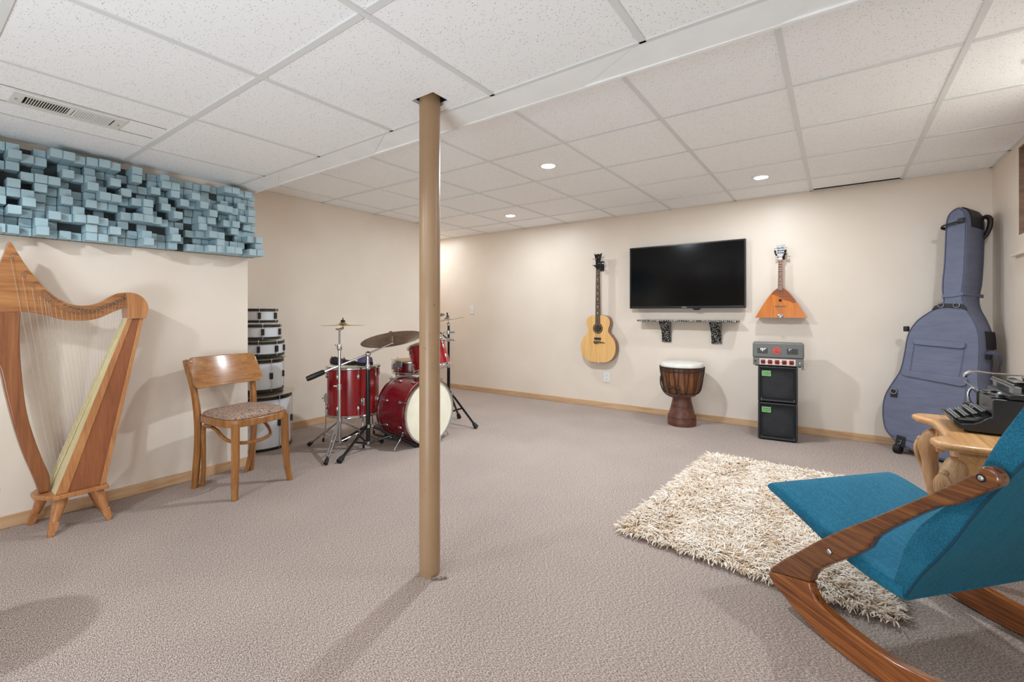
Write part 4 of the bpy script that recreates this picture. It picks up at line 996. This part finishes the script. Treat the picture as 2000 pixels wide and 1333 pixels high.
b = MB(); b.tube([onbag(.472,.83), onbag(.455,.66), onbag(.447,.632)], .0016, 5); b.tube([onbag(.184,.84), onbag(.172,.72), onbag(.165,.64)], .0016, 5); b.tube([onbag(.49,.57), onbag(.48,.40), onbag(.47,.10)], .0016, 5); b.tube([onbag(.06,.128), onbag(.3,.105), onbag(.55,.115)], .002, 5)
bag.part('pocket_seam', b, M['bagseam'])
# neck wrap strap and black collar strap with rings
wr = [(.336,1.20),(.40,1.198),(.458,1.206)]
bag.part('neck_strap', flap([(.338,1.186),(.40,1.190),(.457,1.202),(.458,1.226),(.40,1.214),(.338,1.208)], .002, .007), M['bag'], .002)
b = MB(); b.prism([(.284,1.100),(.30,1.128),(.34,1.146),(.455,1.138),(.480,1.112),(.478,1.098),(.44,1.112),(.34,1.118),(.29,1.100)], PB, e1, e2, nn, .003, .010); bag.part('collar_strap', b, M['bagblack'], .002)
for a, c_ in ((.338,1.134),(.425,1.130)):
    b = MB(); R = Matrix((e1, e2, nn)).transposed(); b.ring(.017, .003, 20, 6, onbag(a, c_, .013), R); bag.part('ring', b, M['chrome'])
b = MB(); b.tube(spline([onbag(.342,1.692,-.03), onbag(.322,1.700,-.005), onbag(.330,1.708,.016), onbag(.375,1.718,.018), onbag(.42,1.728,.014), onbag(.452,1.734,.006)], 5), .011, 6, flat=.4); bag.part('top_strap', b, M['bagblack'], smooth=60)
bag.part('strap_buckle', flap([(.415,1.715),(.452,1.718),(.452,1.752),(.415,1.748)], .004, .018), M['bagblack'], .003)
# black patches: top cap and side
def gus(a, c_, t, o_=.0): return PB + e1*a + e2*c_ + nn*t*dep(c_)
def patch(idx, t0, t1, push=.0085):
    P_ = inset(ol, -sg*push); A2 = [gus(*P_[i], t0) for i in idx]; B2 = [gus(*P_[i], t1) for i in idx]
    P3 = inset(ol, -sg*(push-.004)); C2 = [gus(*P3[i], t0) for i in idx]; D2 = [gus(*P3[i], t1) for i in idx]
    n = len(idx); b = MB(); b.add(A2+B2+C2+D2, [(i, i+1, n+i+1, n+i) for i in range(n-1)] + [(2*n+i, 3*n+i, 3*n+i+1, 2*n+i+1) for i in range(n-1)] + [(i, 2*n+i, 2*n+i+1, i+1) for i in range(n-1)] + [(n+i, n+i+1, 3*n+i+1, 3*n+i) for i in range(n-1)] + [(0, n, 3*n, 2*n), (n-1, 3*n-1, 4*n-1, 2*n-1)]); return b
n_ = len(ol)
def find(a, c_): return min(range(n_), key=lambda i: (ol[i][0]-a)**2+(ol[i][1]-c_)**2)
i0 = find(.464,1.69); capi = list(range(i0, n_)) + [0, 1, 2]
bag.part('cap_patch', patch(capi, -.035, -.15), M['bagblack'])
i0, i1 = find(.557,.83), find(.546,.945)
bag.part('side_patch', patch(list(range(min(i0,i1), max(i0,i1)+1)), -.06, -.185, .012), M['bagblack'])
b = MB(); c0 = gus(.567,.800,-.07); c1 = gus(.562,.735,-.165)
oo = e1*.055
b.tube([c0-oo*.1, c0+oo*.35+e2*.012, c0*.6+c1*.4+oo*.8+e2*.03, c1*.75+c0*.25+oo*.85+e2*.0, c1+oo*.55-e2*.05], .014, 8, flat=.4); bag.part('side_handle', b, M['bagseam'])
b = MB(); b.box(tuple(c0+e1*.006-e2*.02), (.012, .05, .035), rz(-.53)); bag.part('handle_tab', b, M['bagblack'])
for a, c_ in ((.068,.468),(.496,.441)):
    b = MB(); b.ring(.020, .0032, 18, 6, onbag(a, c_, .012), Matrix((e1, e2, nn)).transposed()); bag.part('ring', b, M['chrome'])
    bag.part('ring_tab', flap([(a-.022,c_-.045),(a+.022,c_-.045),(a+.022,c_+.012),(a-.022,c_+.012)], .004, .009), M['bagblack'], .002)
b = MB(); b.box(tuple(gus(.128,.955,-.03)-e1*.012), (.03, .03, .04), rz(-.53)); bag.part('side_tab', b, M['bagblack'], .004)
wc = onbag(.115,.062,.006); R = Matrix((e1, e2, nn)).transposed()
b = MB(); b.lathe([(.028, -.03), (.034, -.026), (.034, .012), (.028, .016)], 18, tuple(Vector((wc.x, wc.y, .0345)) - e1*.0), R @ ry(PI/2)); bag.part('wheel', b, M['rubber'])
bag.part('wheel_strap', flap([(.09,.06),(.15,.05),(.155,.135),(.10,.14)], .004, .013), M['bagblack'], .004)
b = MB(); b.tube([onbag(.118,.10,.016), onbag(.136,.108,.018), onbag(.128,.078,.018), onbag(.110,.072,.016)], .003, 6); bag.part('wheel_buckle', b, M['chrome'])
bag.part('neck_strap', MB().prism([(.455,1.203),(.4625,1.203),(.4635,1.227),(.456,1.227)], PB, e1, e2, nn, -.27, -.002), M['bag'], .002)
b = MB(); tp = gus(.470,1.75,-.17)
b.tube(spline([tp+e1*-.02+e2*.03, tp+e1*.004+e2*.042, tp+e1*.024+e2*.018, tp+e1*.023-e2*.035, tp+e1*.008-e2*.085, tp+e1*-.012-e2*.12], 5), [.012+.006*math.sin(PI*k/25) for k in range(26)], 8, flat=.8); bag.part('leather_loop', b, M['leather'], smooth=60)

# ------------------------------------------------------------------ carved table
M['pine'] = wood('table_pine', (172,120,72), (196,146,92), (212,168,116), 1, .35, coat=.3)
M['pinev'] = wood('table_leg_pine', (154,114,76), (178,138,98), (194,156,118), 2, .45)
tb = Thing('carved_table', 'carved pine table with shell legs by the right wall, behind the blue rocking chair', 'table', (.64, 2.84, 0))
half_t = [(.340,3.175),(.318,3.135),(.322,3.085),(.345,3.045),(.372,3.005),(.380,2.95),(.381,2.84)]
tl = half_t + [(a, 5.68-c_) for a, c_ in half_t[::-1][1:]]
tl = [(q.x, q.y) for q in spline([(a, c_, 0) for a, c_ in tl], 4)]
near_ = [(.36,2.493),(.43,2.487),(.52,2.497),(.64,2.507),(.78,2.497),(.915,2.487)]
tl = tl[:-1] + [(tl[-1][0], tl[-1][1])] + [(q.x, q.y) for q in spline([(a, c_, 0) for a, c_ in near_], 3)] + [(.915, 3.193)] + [(a, 5.68-c_) for a, c_ in near_[::-1][1:]]
ring2 = lambda d, z: [Vector((a, c_, z)) for a, c_ in inset(tl, d)]
at = sum(tl[i-1][0]*tl[i][1]-tl[i][0]*tl[i-1][1] for i in range(len(tl))); s2_ = 1 if at > 0 else -1
b = MB(); b.loft([ring2(s2_*.022, .518), ring2(s2_*.012, .520), ring2(s2_*.010, .527), ring2(s2_*.002, .530), ring2(0, .537), ring2(s2_*.003, .545), ring2(s2_*.012, .5495), ring2(s2_*.02, .55)])
tb.part('top', b, M['pine'], smooth=50)
b = MB(); b.bb(.402, .90, 2.545, 2.575, .385, .518); b.bb(.402, .90, 3.105, 3.135, .385, .518); b.bb(.402, .43, 2.575, 2.63, .385, .518); b.bb(.402, .43, 3.05, 3.105, .385, .518); b.bb(.425, .45, 2.63, 3.05, .44, .518); b.bb(.88, .90, 2.575, 3.105, .40, .518)
tb.part('apron', b, M['pine'], .003)
b = MB(); b.tube([(.47,2.541,.39),(.56,2.541,.412),(.66,2.541,.39),(.78,2.541,.412),(.86,2.541,.39)], .006, 6); tb.part('apron_bead', b, M['pinev'])
b = MB(); b.ring(.024, .004, 20, 6, (.56, 2.543, .445), rx(PI/2), .6); b.lathe([(.007, 0), (.007, .002)], 10, (.56, 2.5445, .447), rx(PI/2)); tb.part('escutcheon', b, M['pinev'])
# scalloped carved bracket under the left end
b = MB(); b.prism([(2.64,.518),(2.64,.44),(2.66,.425),(2.68,.445),(2.70,.43),(2.725,.452),(2.75,.44),(2.80,.465),(2.84,.46),(2.88,.465),(2.93,.44),(2.955,.452),(2.98,.43),(3.0,.445),(3.02,.425),(3.04,.44),(3.04,.518)], (0,0,0), eyy, ezz, exx, .408, .424)
tb.part('carved_bracket', b, M['pinev'], .004)
def cab_leg(x, y, ux_, uy_):
    ks = [(-.012,.475,.016),(-.006,.468,.030),(.008,.445,.038),(.022,.41,.043),(.030,.38,.043),(.028,.34,.038),(.016,.26,.034),(.004,.18,.026),(-.002,.10,.021),(.006,.05,.021),(.020,.022,.026),(.022,0,.028)]
    K = spline([(a, z, r_) for a, z, r_ in ks], 4)
    b = MB(); b.tube([(x+ux_*k.x, y+uy_*k.x, k.y) for k in K], [k.z for k in K], 14)
    l = tb.part('leg', b, M['pinev'], smooth=60)
    b = MB(); U = Vector((ux_, uy_, 0)).normalized(); S_ = Vector((-U.y, U.x, 0))
    for q in range(-3, 4):
        a = q*.26
        P = [Vector((x, y, .418)) + U*(.066) , Vector((x, y, .385)) + U*(.075*math.cos(a*.7)) + S_*(.030*math.sin(a)*1.2), Vector((x, y, .335)) + U*(.066*math.cos(a)) + S_*(.048*math.sin(a)*1.1), Vector((x, y, .285)) + U*(.047*math.cos(a)) + S_*(.036*math.sin(a))]
        b.tube(spline(P, 4), [.010]*3+[.0095]*6+[.007]*4, 8)
    b.ball(Vector((x, y, .422))+U*.060, .017, 1, 1, .9)
    tb.part('shell_carving', b, M['pinev'], parent=l, smooth=60)
for x, y, a, c_ in ((.400,2.565,-.6,-.55),(.400,3.115,-.6,.55),(.868,2.565,.3,-.6),(.868,3.115,.3,.6)): cab_leg(x, y, a, c_)

# ------------------------------------------------------------------ typewriter
M['tw'] = noisy('typewriter_enamel', (26,28,31), (32,34,38), 30, .28, spec=.6)
M['keycap'] = base('typewriter_key', (24,24,26), .3)[0]
M['lever'] = base('key_lever_steel', (150,150,148), .3, 1.)[0]
tw = Thing('typewriter', 'old black typewriter on the carved pine table', 'typewriter', (.6, 2.91, .55))
zy0, zy1 = 2.765, 3.055
prof = [(.418,.600),(.424,.584),(.440,.568),(.470,.560),(.55,.558),(.86,.558),(.86,.70),(.80,.706),(.548,.706),(.541,.700),(.541,.628),(.527,.622),(.508,.604),(.485,.592),(.445,.587),(.428,.602),(.421,.604)]
for y0_, y1_ in ((zy0, zy0+.018), (zy1-.018, zy1)): tw.part('side_panel', MB().prism([(a, c_) for a, c_ in prof], (0,0,0), exx, ezz, eyy, y0_, y1_), M['tw'], .005, bseg=3)
b = MB(); b.prism([(.418,.600),(.424,.584),(.440,.568),(.470,.560),(.86,.558),(.86,.566),(.475,.568),(.445,.576),(.432,.590),(.424,.603)], (0,0,0), exx, ezz, eyy, zy0+.018, zy1-.018); tw.part('base', b, M['tw'], .002)
tw.part('body', MB().prism([(.546,.635),(.546,.699),(.556,.704),(.79,.704),(.85,.69),(.85,.58),(.60,.58)], (0,0,0), exx, ezz, eyy, zy0+.018, zy1-.018), M['tw'], .003)
b = MB()
for x in (.470, .52, .80):
    for y in (zy0+.03, zy1-.03):
        b = MB(); b.lathe([(.012, .5502), (.012, .560)], 12, (x, y, 0)); tw.part('foot', b, M['rubber'])
for r_ in range(4):
    kx, kz = .440+.027*r_, .607+.0125*r_
    for k in range(11):
        y = zy0+.034 + k*.0222 + .0055*(r_ % 2)
        if y > zy1-.03: continue
        b = MB(); b.lathe([(.0082, 0), (.0092, .0012), (.0092, .0042), (.0075, .005), (.0002, .0048)], 12, (kx, y, kz), ry(-.35))
        ko = tw.part('key', b, M['keycap'])
        if r_ == 0 or k % 1 == 0:
            b = MB(); b.ring(.0092, .0011, 14, 5, (kx-.001, y, kz+.0035), ry(-.35)); tw.part('key_ring', b, M['lever'], parent=ko)
b = MB()
for r_ in range(4):
    kx, kz = .440+.027*r_, .607+.0125*r_
    for k in range(11):
        y = zy0+.034 + k*.0222 + .0055*(r_ % 2)
        if y < zy1-.03: b.box(((kx+.57)/2, y, (kz-.004+.60)/2+.002), (.57-kx, .0016, .006), ry(0))
tw.part('key_lever', b, M['lever'])
b = MB(); b.bb(.430, .440, zy0+.07, zy1-.07, .590, .597); tw.part('space_bar', b, M['keycap'], .003)
b = MB()
for k in range(26):
    a = PI*.15 + PI*.7*k/25; b.tube([(.60, 2.91+.065*math.cos(a), .700), (.565, 2.91+.085*math.cos(a), .690+.028*math.sin(a))], .0016, 5)
tw.part('type_bars', b, M['lever'])
ca_ = tw.part('carriage', MB().prism([(.585,.712),(.585,.728),(.60,.735),(.78,.735),(.79,.722),(.79,.712)], (0,0,0), exx, ezz, eyy, zy0-.02, zy1+.02), M['tw'], .003)
tw.part('platen', MB().tube([(.67, zy0-.022, .752), (.67, zy1+.022, .752)], .019, 20), M['rubber'], parent=ca_)
for y, s in ((zy0-.045, -1), (zy1+.022, 1)): tw.part('platen_knob', MB().lathe([(.014, 0), (.019, .003), (.019, .018), (.014, .022)], 18, (.67, y, .752), rx(-PI/2)), M['black'], parent=ca_)
b = MB()
b.tube([(.70, zy1+.004, .786), (.60, zy1-.005, .789), (.545, zy1-.015, .795), (.515, zy1-.03, .793), (.500, zy1-.04, .780), (.497, zy1-.042, .768)], [.004,.004,.005,.009,.011,.008], 8, flat=.7)
tw.part('return_lever', b, M['chrome'])
b = MB(); b.tube([(.70, zy1+.002, .758), (.70, zy1+.004, .786)], .006, 8); b.bb(.69, .76, zy0+.0, zy1, .772, .778); b.box((.74, 2.91, .785), (.06, .22, .004), ry(-.5))
tw.part('paper_rest', b, M['steel'], .001)
b = MB(); b.bb(.592, .604, zy0-.01, zy1+.01, .760, .768); b.bb(.600, .625, zy0-.005, zy0+.05, .735, .762); b.bb(.600, .625, zy1-.05, zy1+.005, .735, .762); b.tube([(.60, zy0-.01, .772), (.60, zy1+.01, .772)], .004, 8); b.bb(.62, .66, 2.86, 2.96, .772, .776)
tw.part('carriage_rail', b, M['steel'], .001)
for y in (2.845, 2.975): tw.part('ribbon_spool', MB().lathe([(.001, .708), (.026, .708), (.026, .712), (.012, .713), (.012, .717), (.024, .718), (.024, .720), (.001, .721)], 18, (.572, y, 0)), M['steel'])
b = MB(); b.tube(spline([(.540, zy1-.03, .700), (.522, zy1-.03, .715), (.510, zy1-.03, .690), (.515, zy1-.03, .655), (.530, zy1-.03, .640)], 5), .006, 8, flat=.4); tw.part('front_lever', b, M['chrome'])
b = MB(); b.tube([(.548, zy1-.006, .706), (.500, zy1-.006, .745)], .002, 6); tw.part('rod', b, M['chrome'])

# ------------------------------------------------------------------ rocking chair
def rosewood(name, rot, stops):
    m, nt, b = base(name, (120,58,24), .22, 0, .5)
    v = coords(nt, (1.8, 40, 40), (0, rot, 0))
    n1 = N(nt, 'ShaderNodeTexNoise', Scale=1.5, Detail=6, Roughness=.65, Distortion=.5); nt.links.new(v, n1.inputs['Vector'])
    v2 = coords(nt, (8, 200, 200), (0, rot, 0)); n2 = N(nt, 'ShaderNodeTexNoise', Scale=1, Detail=2); nt.links.new(v2, n2.inputs['Vector'])
    mx = N(nt, 'ShaderNodeMix'); mx.inputs[0].default_value = .3; nt.links.new(n1.outputs['Fac'], mx.inputs[2]); nt.links.new(n2.outputs['Fac'], mx.inputs[3])
    nt.links.new(ramp(nt, mx.outputs[0], stops), b.inputs['Base Color'])
    b.inputs['Coat Weight'].default_value = .4; b.inputs['Coat Roughness'].default_value = .15
    return m
M['rose'] = rosewood('rosewood_arm', math.radians(-43), [(.32, (62,33,17)), (.46, (98,56,28)), (.56, (122,74,38)), (.7, (144,92,50))])
M['rose2'] = rosewood('rosewood_rocker', math.radians(6), [(.32, (72,36,18)), (.45, (122,66,28)), (.55, (150,86,38)), (.7, (172,104,50))])
def weave(name, c1, c2, sc_, bs):
    m, nt, b = base(name, c1, .85, 0, .25)
    v = coords(nt, (1, 1, 1)); n = N(nt, 'ShaderNodeTexNoise', Scale=sc_, Detail=3, Roughness=.65); nt.links.new(v, n.inputs['Vector'])
    v2 = coords(nt, (2, 60, 2)); n2 = N(nt, 'ShaderNodeTexNoise', Scale=4, Detail=2); nt.links.new(v2, n2.inputs['Vector'])
    mx = N(nt, 'ShaderNodeMix'); mx.inputs[0].default_value = .35; nt.links.new(n.outputs['Fac'], mx.inputs[2]); nt.links.new(n2.outputs['Fac'], mx.inputs[3])
    nt.links.new(ramp(nt, mx.outputs[0], [(.36, c2), (.64, c1)]), b.inputs['Base Color'])
    b.inputs['Sheen Weight'].default_value = .06; b.inputs['Sheen Roughness'].default_value = .5
    bump(nt, b, mx.outputs[0], bs, .003); return m
M['teal'] = weave('teal_seat_cloth', (30,112,140), (16,84,112), 120, .3)
M['terry'] = weave('teal_boucle', (36,116,142), (8,72,98), 260, .9)
M['teal2'] = weave('teal_back_cloth', (8,108,134), (4,88,112), 160, .2)
M['teal2'].node_tree.nodes['Principled BSDF'].inputs['Specular IOR Level'].default_value = .08
M['pip'] = base('teal_piping', (10,58,76), .8)[0]
th = math.radians(-42)
rk = Thing('rocking_chair', 'teal upholstered rocking chair with dark rosewood frame in the right foreground', 'rocking chair', (-.1828, 1.9835, 0), (0, 0, th))
e = dict(w=False)      # local: x to the rear of the chair, y across, z up
armtop = [(-.005,.099),(.012,.124),(.066,.181),(.13,.241),(.19,.300),(.251,.357),(.318,.415),(.385,.469),(.515,.58),(.597,.653),(.645,.697)]
cap_ = [(q[0], q[1]) for q in arc(.664, .689, .0245, math.radians(128), math.radians(-42), 7)]
armbot = [(.669,.662),(.622,.618),(.602,.600),(.584,.588),(.560,.576),(.52,.541),(.478,.501),(.437,.461),(.399,.420),(.388,.402),(.378,.379),(.352,.350),(.325,.324),(.251,.262),(.212,.223)]
crotch = [(.194,.205),(.184,.186),(.176,.160),(.180,.138),(.198,.117),(.225,.105)]
up_ = [(.309,.094),(.385,.091),(.453,.095),(.526,.112),(.60,.140),(.68,.182),(.76,.236),(.81,.277)]
endc = [(.832,.286),(.852,.272),(.856,.252)]
low = [(k, .77*(k-.30)**2+.001) for k in (.84,.80,.74,.68,.62,.56,.50,.44,.38,.32,.26,.20,.15,.10)] + [(.065,.046),(.040,.052),(.020,.061),(.005,.072),(-.004,.085)]
arm = armtop + cap_ + armbot + crotch[:3]
fr_pts = armtop + cap_ + armbot + crotch + up_ + endc + low
split_in, split_out = (.176,.160), (-.005,.099)
for y0_, y1_ in ((-.036, 0.0), (.62, .656)):
    b = MB(); b.prism(armtop + cap_ + armbot + crotch[:3], (0,0,0), exx, ezz, eyy, y0_, y1_)
    fo = rk.part('arm', b, M['rose'], .007, bseg=3, **e)
    b = MB(); b.prism([(.1755,.1595)] + crotch[3:] + up_ + endc + low + [(-.0055,.0985)], (0,0,0), exx, ezz, eyy, y0_, y1_)
    rk.part('rocker', b, M['rose2'], .007, bseg=3, **e)
    for a, c_ in ((.254,.303),(.653,.683)):
        yf = y0_ if y0_ < 0 else y1_; s = -1 if y0_ < 0 else 1
        b = MB(); k_ = .8 if a > .5 else .75; b.lathe([(.0125*k_, 0), (.0120*k_, .0015), (.0098*k_, .002)], 20, (a, yf, c_), rx(PI/2*(-s if False else (1 if s < 0 else -1)))); rk.part('bolt_washer', b, M['headst'], parent=fo, **e)
        b = MB(); b.ball((a, yf+s*.001, c_), .0068 if a > .5 else .0088, 1, .6, 1); rk.part('bolt', b, M['chrome'], parent=fo, **e)
        b = MB(); ya, yb2 = (0, .014) if y0_ < 0 else (.606, .62); b.tube([(a, ya, c_), (a, yb2, c_)], .012, 12); rk.part('spacer', b, M['black'], parent=fo, **e)
# seat: slightly curved slab
stop_ = [(-.064,.398),(-.056,.408),(-.035,.411),(.0,.406),(.06,.389),(.114,.372),(.2,.345),(.3,.318),(.38,.302),(.44,.296)]
sbot = [(.44,.252),(.38,.254),(.3,.266),(.2,.290),(.114,.322),(.06,.342),(.0,.363),(-.03,.372),(-.052,.380),(-.062,.388)]
sp = [(q.x, q.y) for q in spline([(a, c_, 0) for a, c_ in stop_], 3)] + [(q.x, q.y) for q in spline([(a, c_, 0) for a, c_ in sbot], 3)]
b = MB(); rows_ = []
for y, k in ((.014,.55),(.017,.86),(.028,1),(.32,1.03),(.612-.02,1),(.603,.86),(.606,.55)):
    ro = []
    for i, (a, c_) in enumerate(sp):
        mid = .5*(c_ + (c_)) ; m_ = (.405-.33*(a+.06)*.96) if a < .2 else None
        zc = (.382 - .30*(a+.03)) if a < .25 else (.298-.12*(a-.25))
        ro.append(Vector((a if abs(a-.44) > .01 else .44, y, zc+(c_-zc)*k)))
    rows_.append(ro)
b.loft(rows_); rk.part('seat', b, M['teal'], smooth=60, **e)
fc = [(.412,.296),(.425,.345),(.439,.399),(.460,.450),(.486,.494),(.546,.573),(.609,.672),(.652,.769),(.693,.848),(.722,.905),(.742,.940),(.765,.958)]
rc = [(.800,.952),(.812,.930),(.780,.875),(.740,.797),(.693,.718),(.659,.662),(.609,.576),(.551,.461),(.486,.353),(.452,.283),(.440,.268),(.422,.270)]
F1 = [(q.x, q.y) for q in spline([(a, c_, 0) for a, c_ in fc], 3)]; R1 = [(q.x, q.y) for q in spline([(a, c_, 0) for a, c_ in rc], 3)]
b = MB(); b.prism(F1+R1, (0,0,0), exx, ezz, eyy, .016, .604)
rk.part('backrest', b, M['terry'], .012, bseg=4, smooth=50, **e)
bp_ = [(a+.0045, c_-.002) for a, c_ in R1[4:-4]]
bp2 = [(a+.0005, c_-.0002) for a, c_ in R1[4:-4]]
b = MB(); b.prism(bp_+bp2[::-1], (0,0,0), exx, ezz, eyy, .0135, .6065); rk.part('back_panel', b, M['teal2'], .004, **e)
b = MB(); pp = [(a+.002, .0135, c_) for a, c_ in R1[4:-4]]; b.tube(pp, .0032, 6); b.tube([(p[0], .6065, p[2]) for p in pp], .0032, 6)
rk.part('piping', b, M['pip'], **e)

# ------------------------------------------------------------------ shag rug: a base mat and a pile of soft strands
def pile_mat():
    m, nt, b = base('cream_shag', (222,208,180), .8, 0, .2)
    a = N(nt, 'ShaderNodeAttribute', attribute_name='tuft'); 
    nt.links.new(ramp(nt, a.outputs['Fac'], [(0, (176,142,110)), (.3, (216,193,167)), (.6, (234,220,204)), (1., (245,236,226))]), b.inputs['Base Color'])
    b.inputs['Subsurface Weight'].default_value = 0; return m
M['pile'] = pile_mat()
M['matb'] = noisy('rug_backing', (176,158,128), (158,138,108), 60, .95)
rug = Thing('shag_rug', 'cream shag rug on the carpet in front of the rocking chair', 'rug', (-.3, 2.85, 0))
cn = [(-.76, 3.62), (.21, 3.58), (.165, 2.03), (-.86, 2.12)]      # far left, far right, near right, near left
def bil(u, v): 
    a = (cn[3][0]*(1-u)+cn[2][0]*u, cn[3][1]*(1-u)+cn[2][1]*u); c_ = (cn[0][0]*(1-u)+cn[1][0]*u, cn[0][1]*(1-u)+cn[1][1]*u)
    return a[0]*(1-v)+c_[0]*v, a[1]*(1-v)+c_[1]*v
b = MB(); b.prism([bil(.02,.015), bil(.98,.015), bil(.98,.985), bil(.02,.985)], (0,0,0), exx, eyy, ezz, .0003, .008); rug.part('mat', b, M['matb'])
V, F, TA = [], [], []
rnd = random.Random(3)
def strand(x, y, base_dir, L, wd, tone, lift):
    a = base_dir; dx_, dy2 = math.cos(a), math.sin(a); px2, py2 = -dy2, dx_
    o = len(V); z = .007; X_, Y_ = x, y; tilt = lift
    for i in range(4):
        w_ = wd*(1, 1.05, .95, .5)[i]
        V.append((X_-px2*w_, Y_-py2*w_, z)); V.append((X_, Y_, z+w_*.9)); V.append((X_+px2*w_, Y_+py2*w_, z))
        TA.extend([tone]*3)
        st = L/3; X_ += dx_*st*math.cos(tilt); Y_ += dy2*st*math.cos(tilt); z = max(.006, z+st*math.sin(tilt)); tilt -= .55
    for i in range(3):
        q = o+3*i; F.append((q, q+1, q+4, q+3)); F.append((q+1, q+2, q+5, q+4))
nu, nv = 74, 112
for i in range(nu):
    for j in range(nv):
        u = (i+.5+rnd.uniform(-.45,.45))/nu; v = (j+.5+rnd.uniform(-.45,.45))/nv
        x, y = bil(u, v)
        f1 = math.sin(x*9+2.1*math.sin(y*5.3))+math.cos(y*8.2+1.7*math.sin(x*6.1))
        d0 = f1*1.7 + rnd.gauss(0, .9)
        ed = min(u*nu, (1-u)*nu, v*nv, (1-v)*nv)
        if ed < 3.5:      # edge tufts fall outwards
            dd = {u*nu: PI, (1-u)*nu: 0, v*nv: -PI/2, (1-v)*nv: PI/2}[ed]
            d0 = dd + rnd.gauss(0, .5)
        tone = min(1, max(0, .56 + .2*math.sin(x*23+math.cos(y*17)*2)*math.cos(y*19+x*7) + rnd.gauss(0, .2)))
        for k in range(4):
            strand(x+rnd.uniform(-.005,.005), y+rnd.uniform(-.005,.005), d0+rnd.gauss(0,.38), rnd.uniform(.036,.062), rnd.uniform(.0017,.0031), min(1,max(0,tone+rnd.gauss(0,.1))), rnd.uniform(.55,1.2))
me = bpy.data.meshes.new('pile'); lx, ly = rug.loc[0], rug.loc[1]
me.from_pydata([(p[0]-lx, p[1]-ly, p[2]) for p in V], [], F); me.materials.append(M['pile'])
at_ = me.attributes.new('tuft', 'FLOAT', 'POINT'); at_.data.foreach_set('value', TA)
me.polygons.foreach_set('use_smooth', [True]*len(me.polygons)); me.update()
po = bpy.data.objects.new('pile', me); C.objects.link(po); po.parent = rug.o; po['kind'] = 'stuff'

# ------------------------------------------------------------------ world and camera
w_ = bpy.data.worlds.new('world'); bpy.context.scene.world = w_; w_.use_nodes = True
w_.node_tree.nodes['Background'].inputs[0].default_value = (.5, .5, .5, 1); w_.node_tree.nodes['Background'].inputs[1].default_value = .3
cd = bpy.data.cameras.new('camera'); cam = bpy.data.objects.new('camera', cd); C.objects.link(cam)
cam.location = (0, 0, 1.0745); cam.rotation_euler = (PI/2, 0, math.radians(35.557))
cd.sensor_width = 36; cd.lens = 886.8*36/2000; cd.shift_y = -.0275; cd.clip_start = .02
S = bpy.context.scene; S.camera = cam
S.view_settings.view_transform = 'Standard'; S.view_settings.look = 'None'; S.view_settings.gamma = 1; S.view_settings.use_curve_mapping = False
S.view_settings.exposure = 0
S.cycles.max_bounces = 12; S.cycles.diffuse_bounces = 8
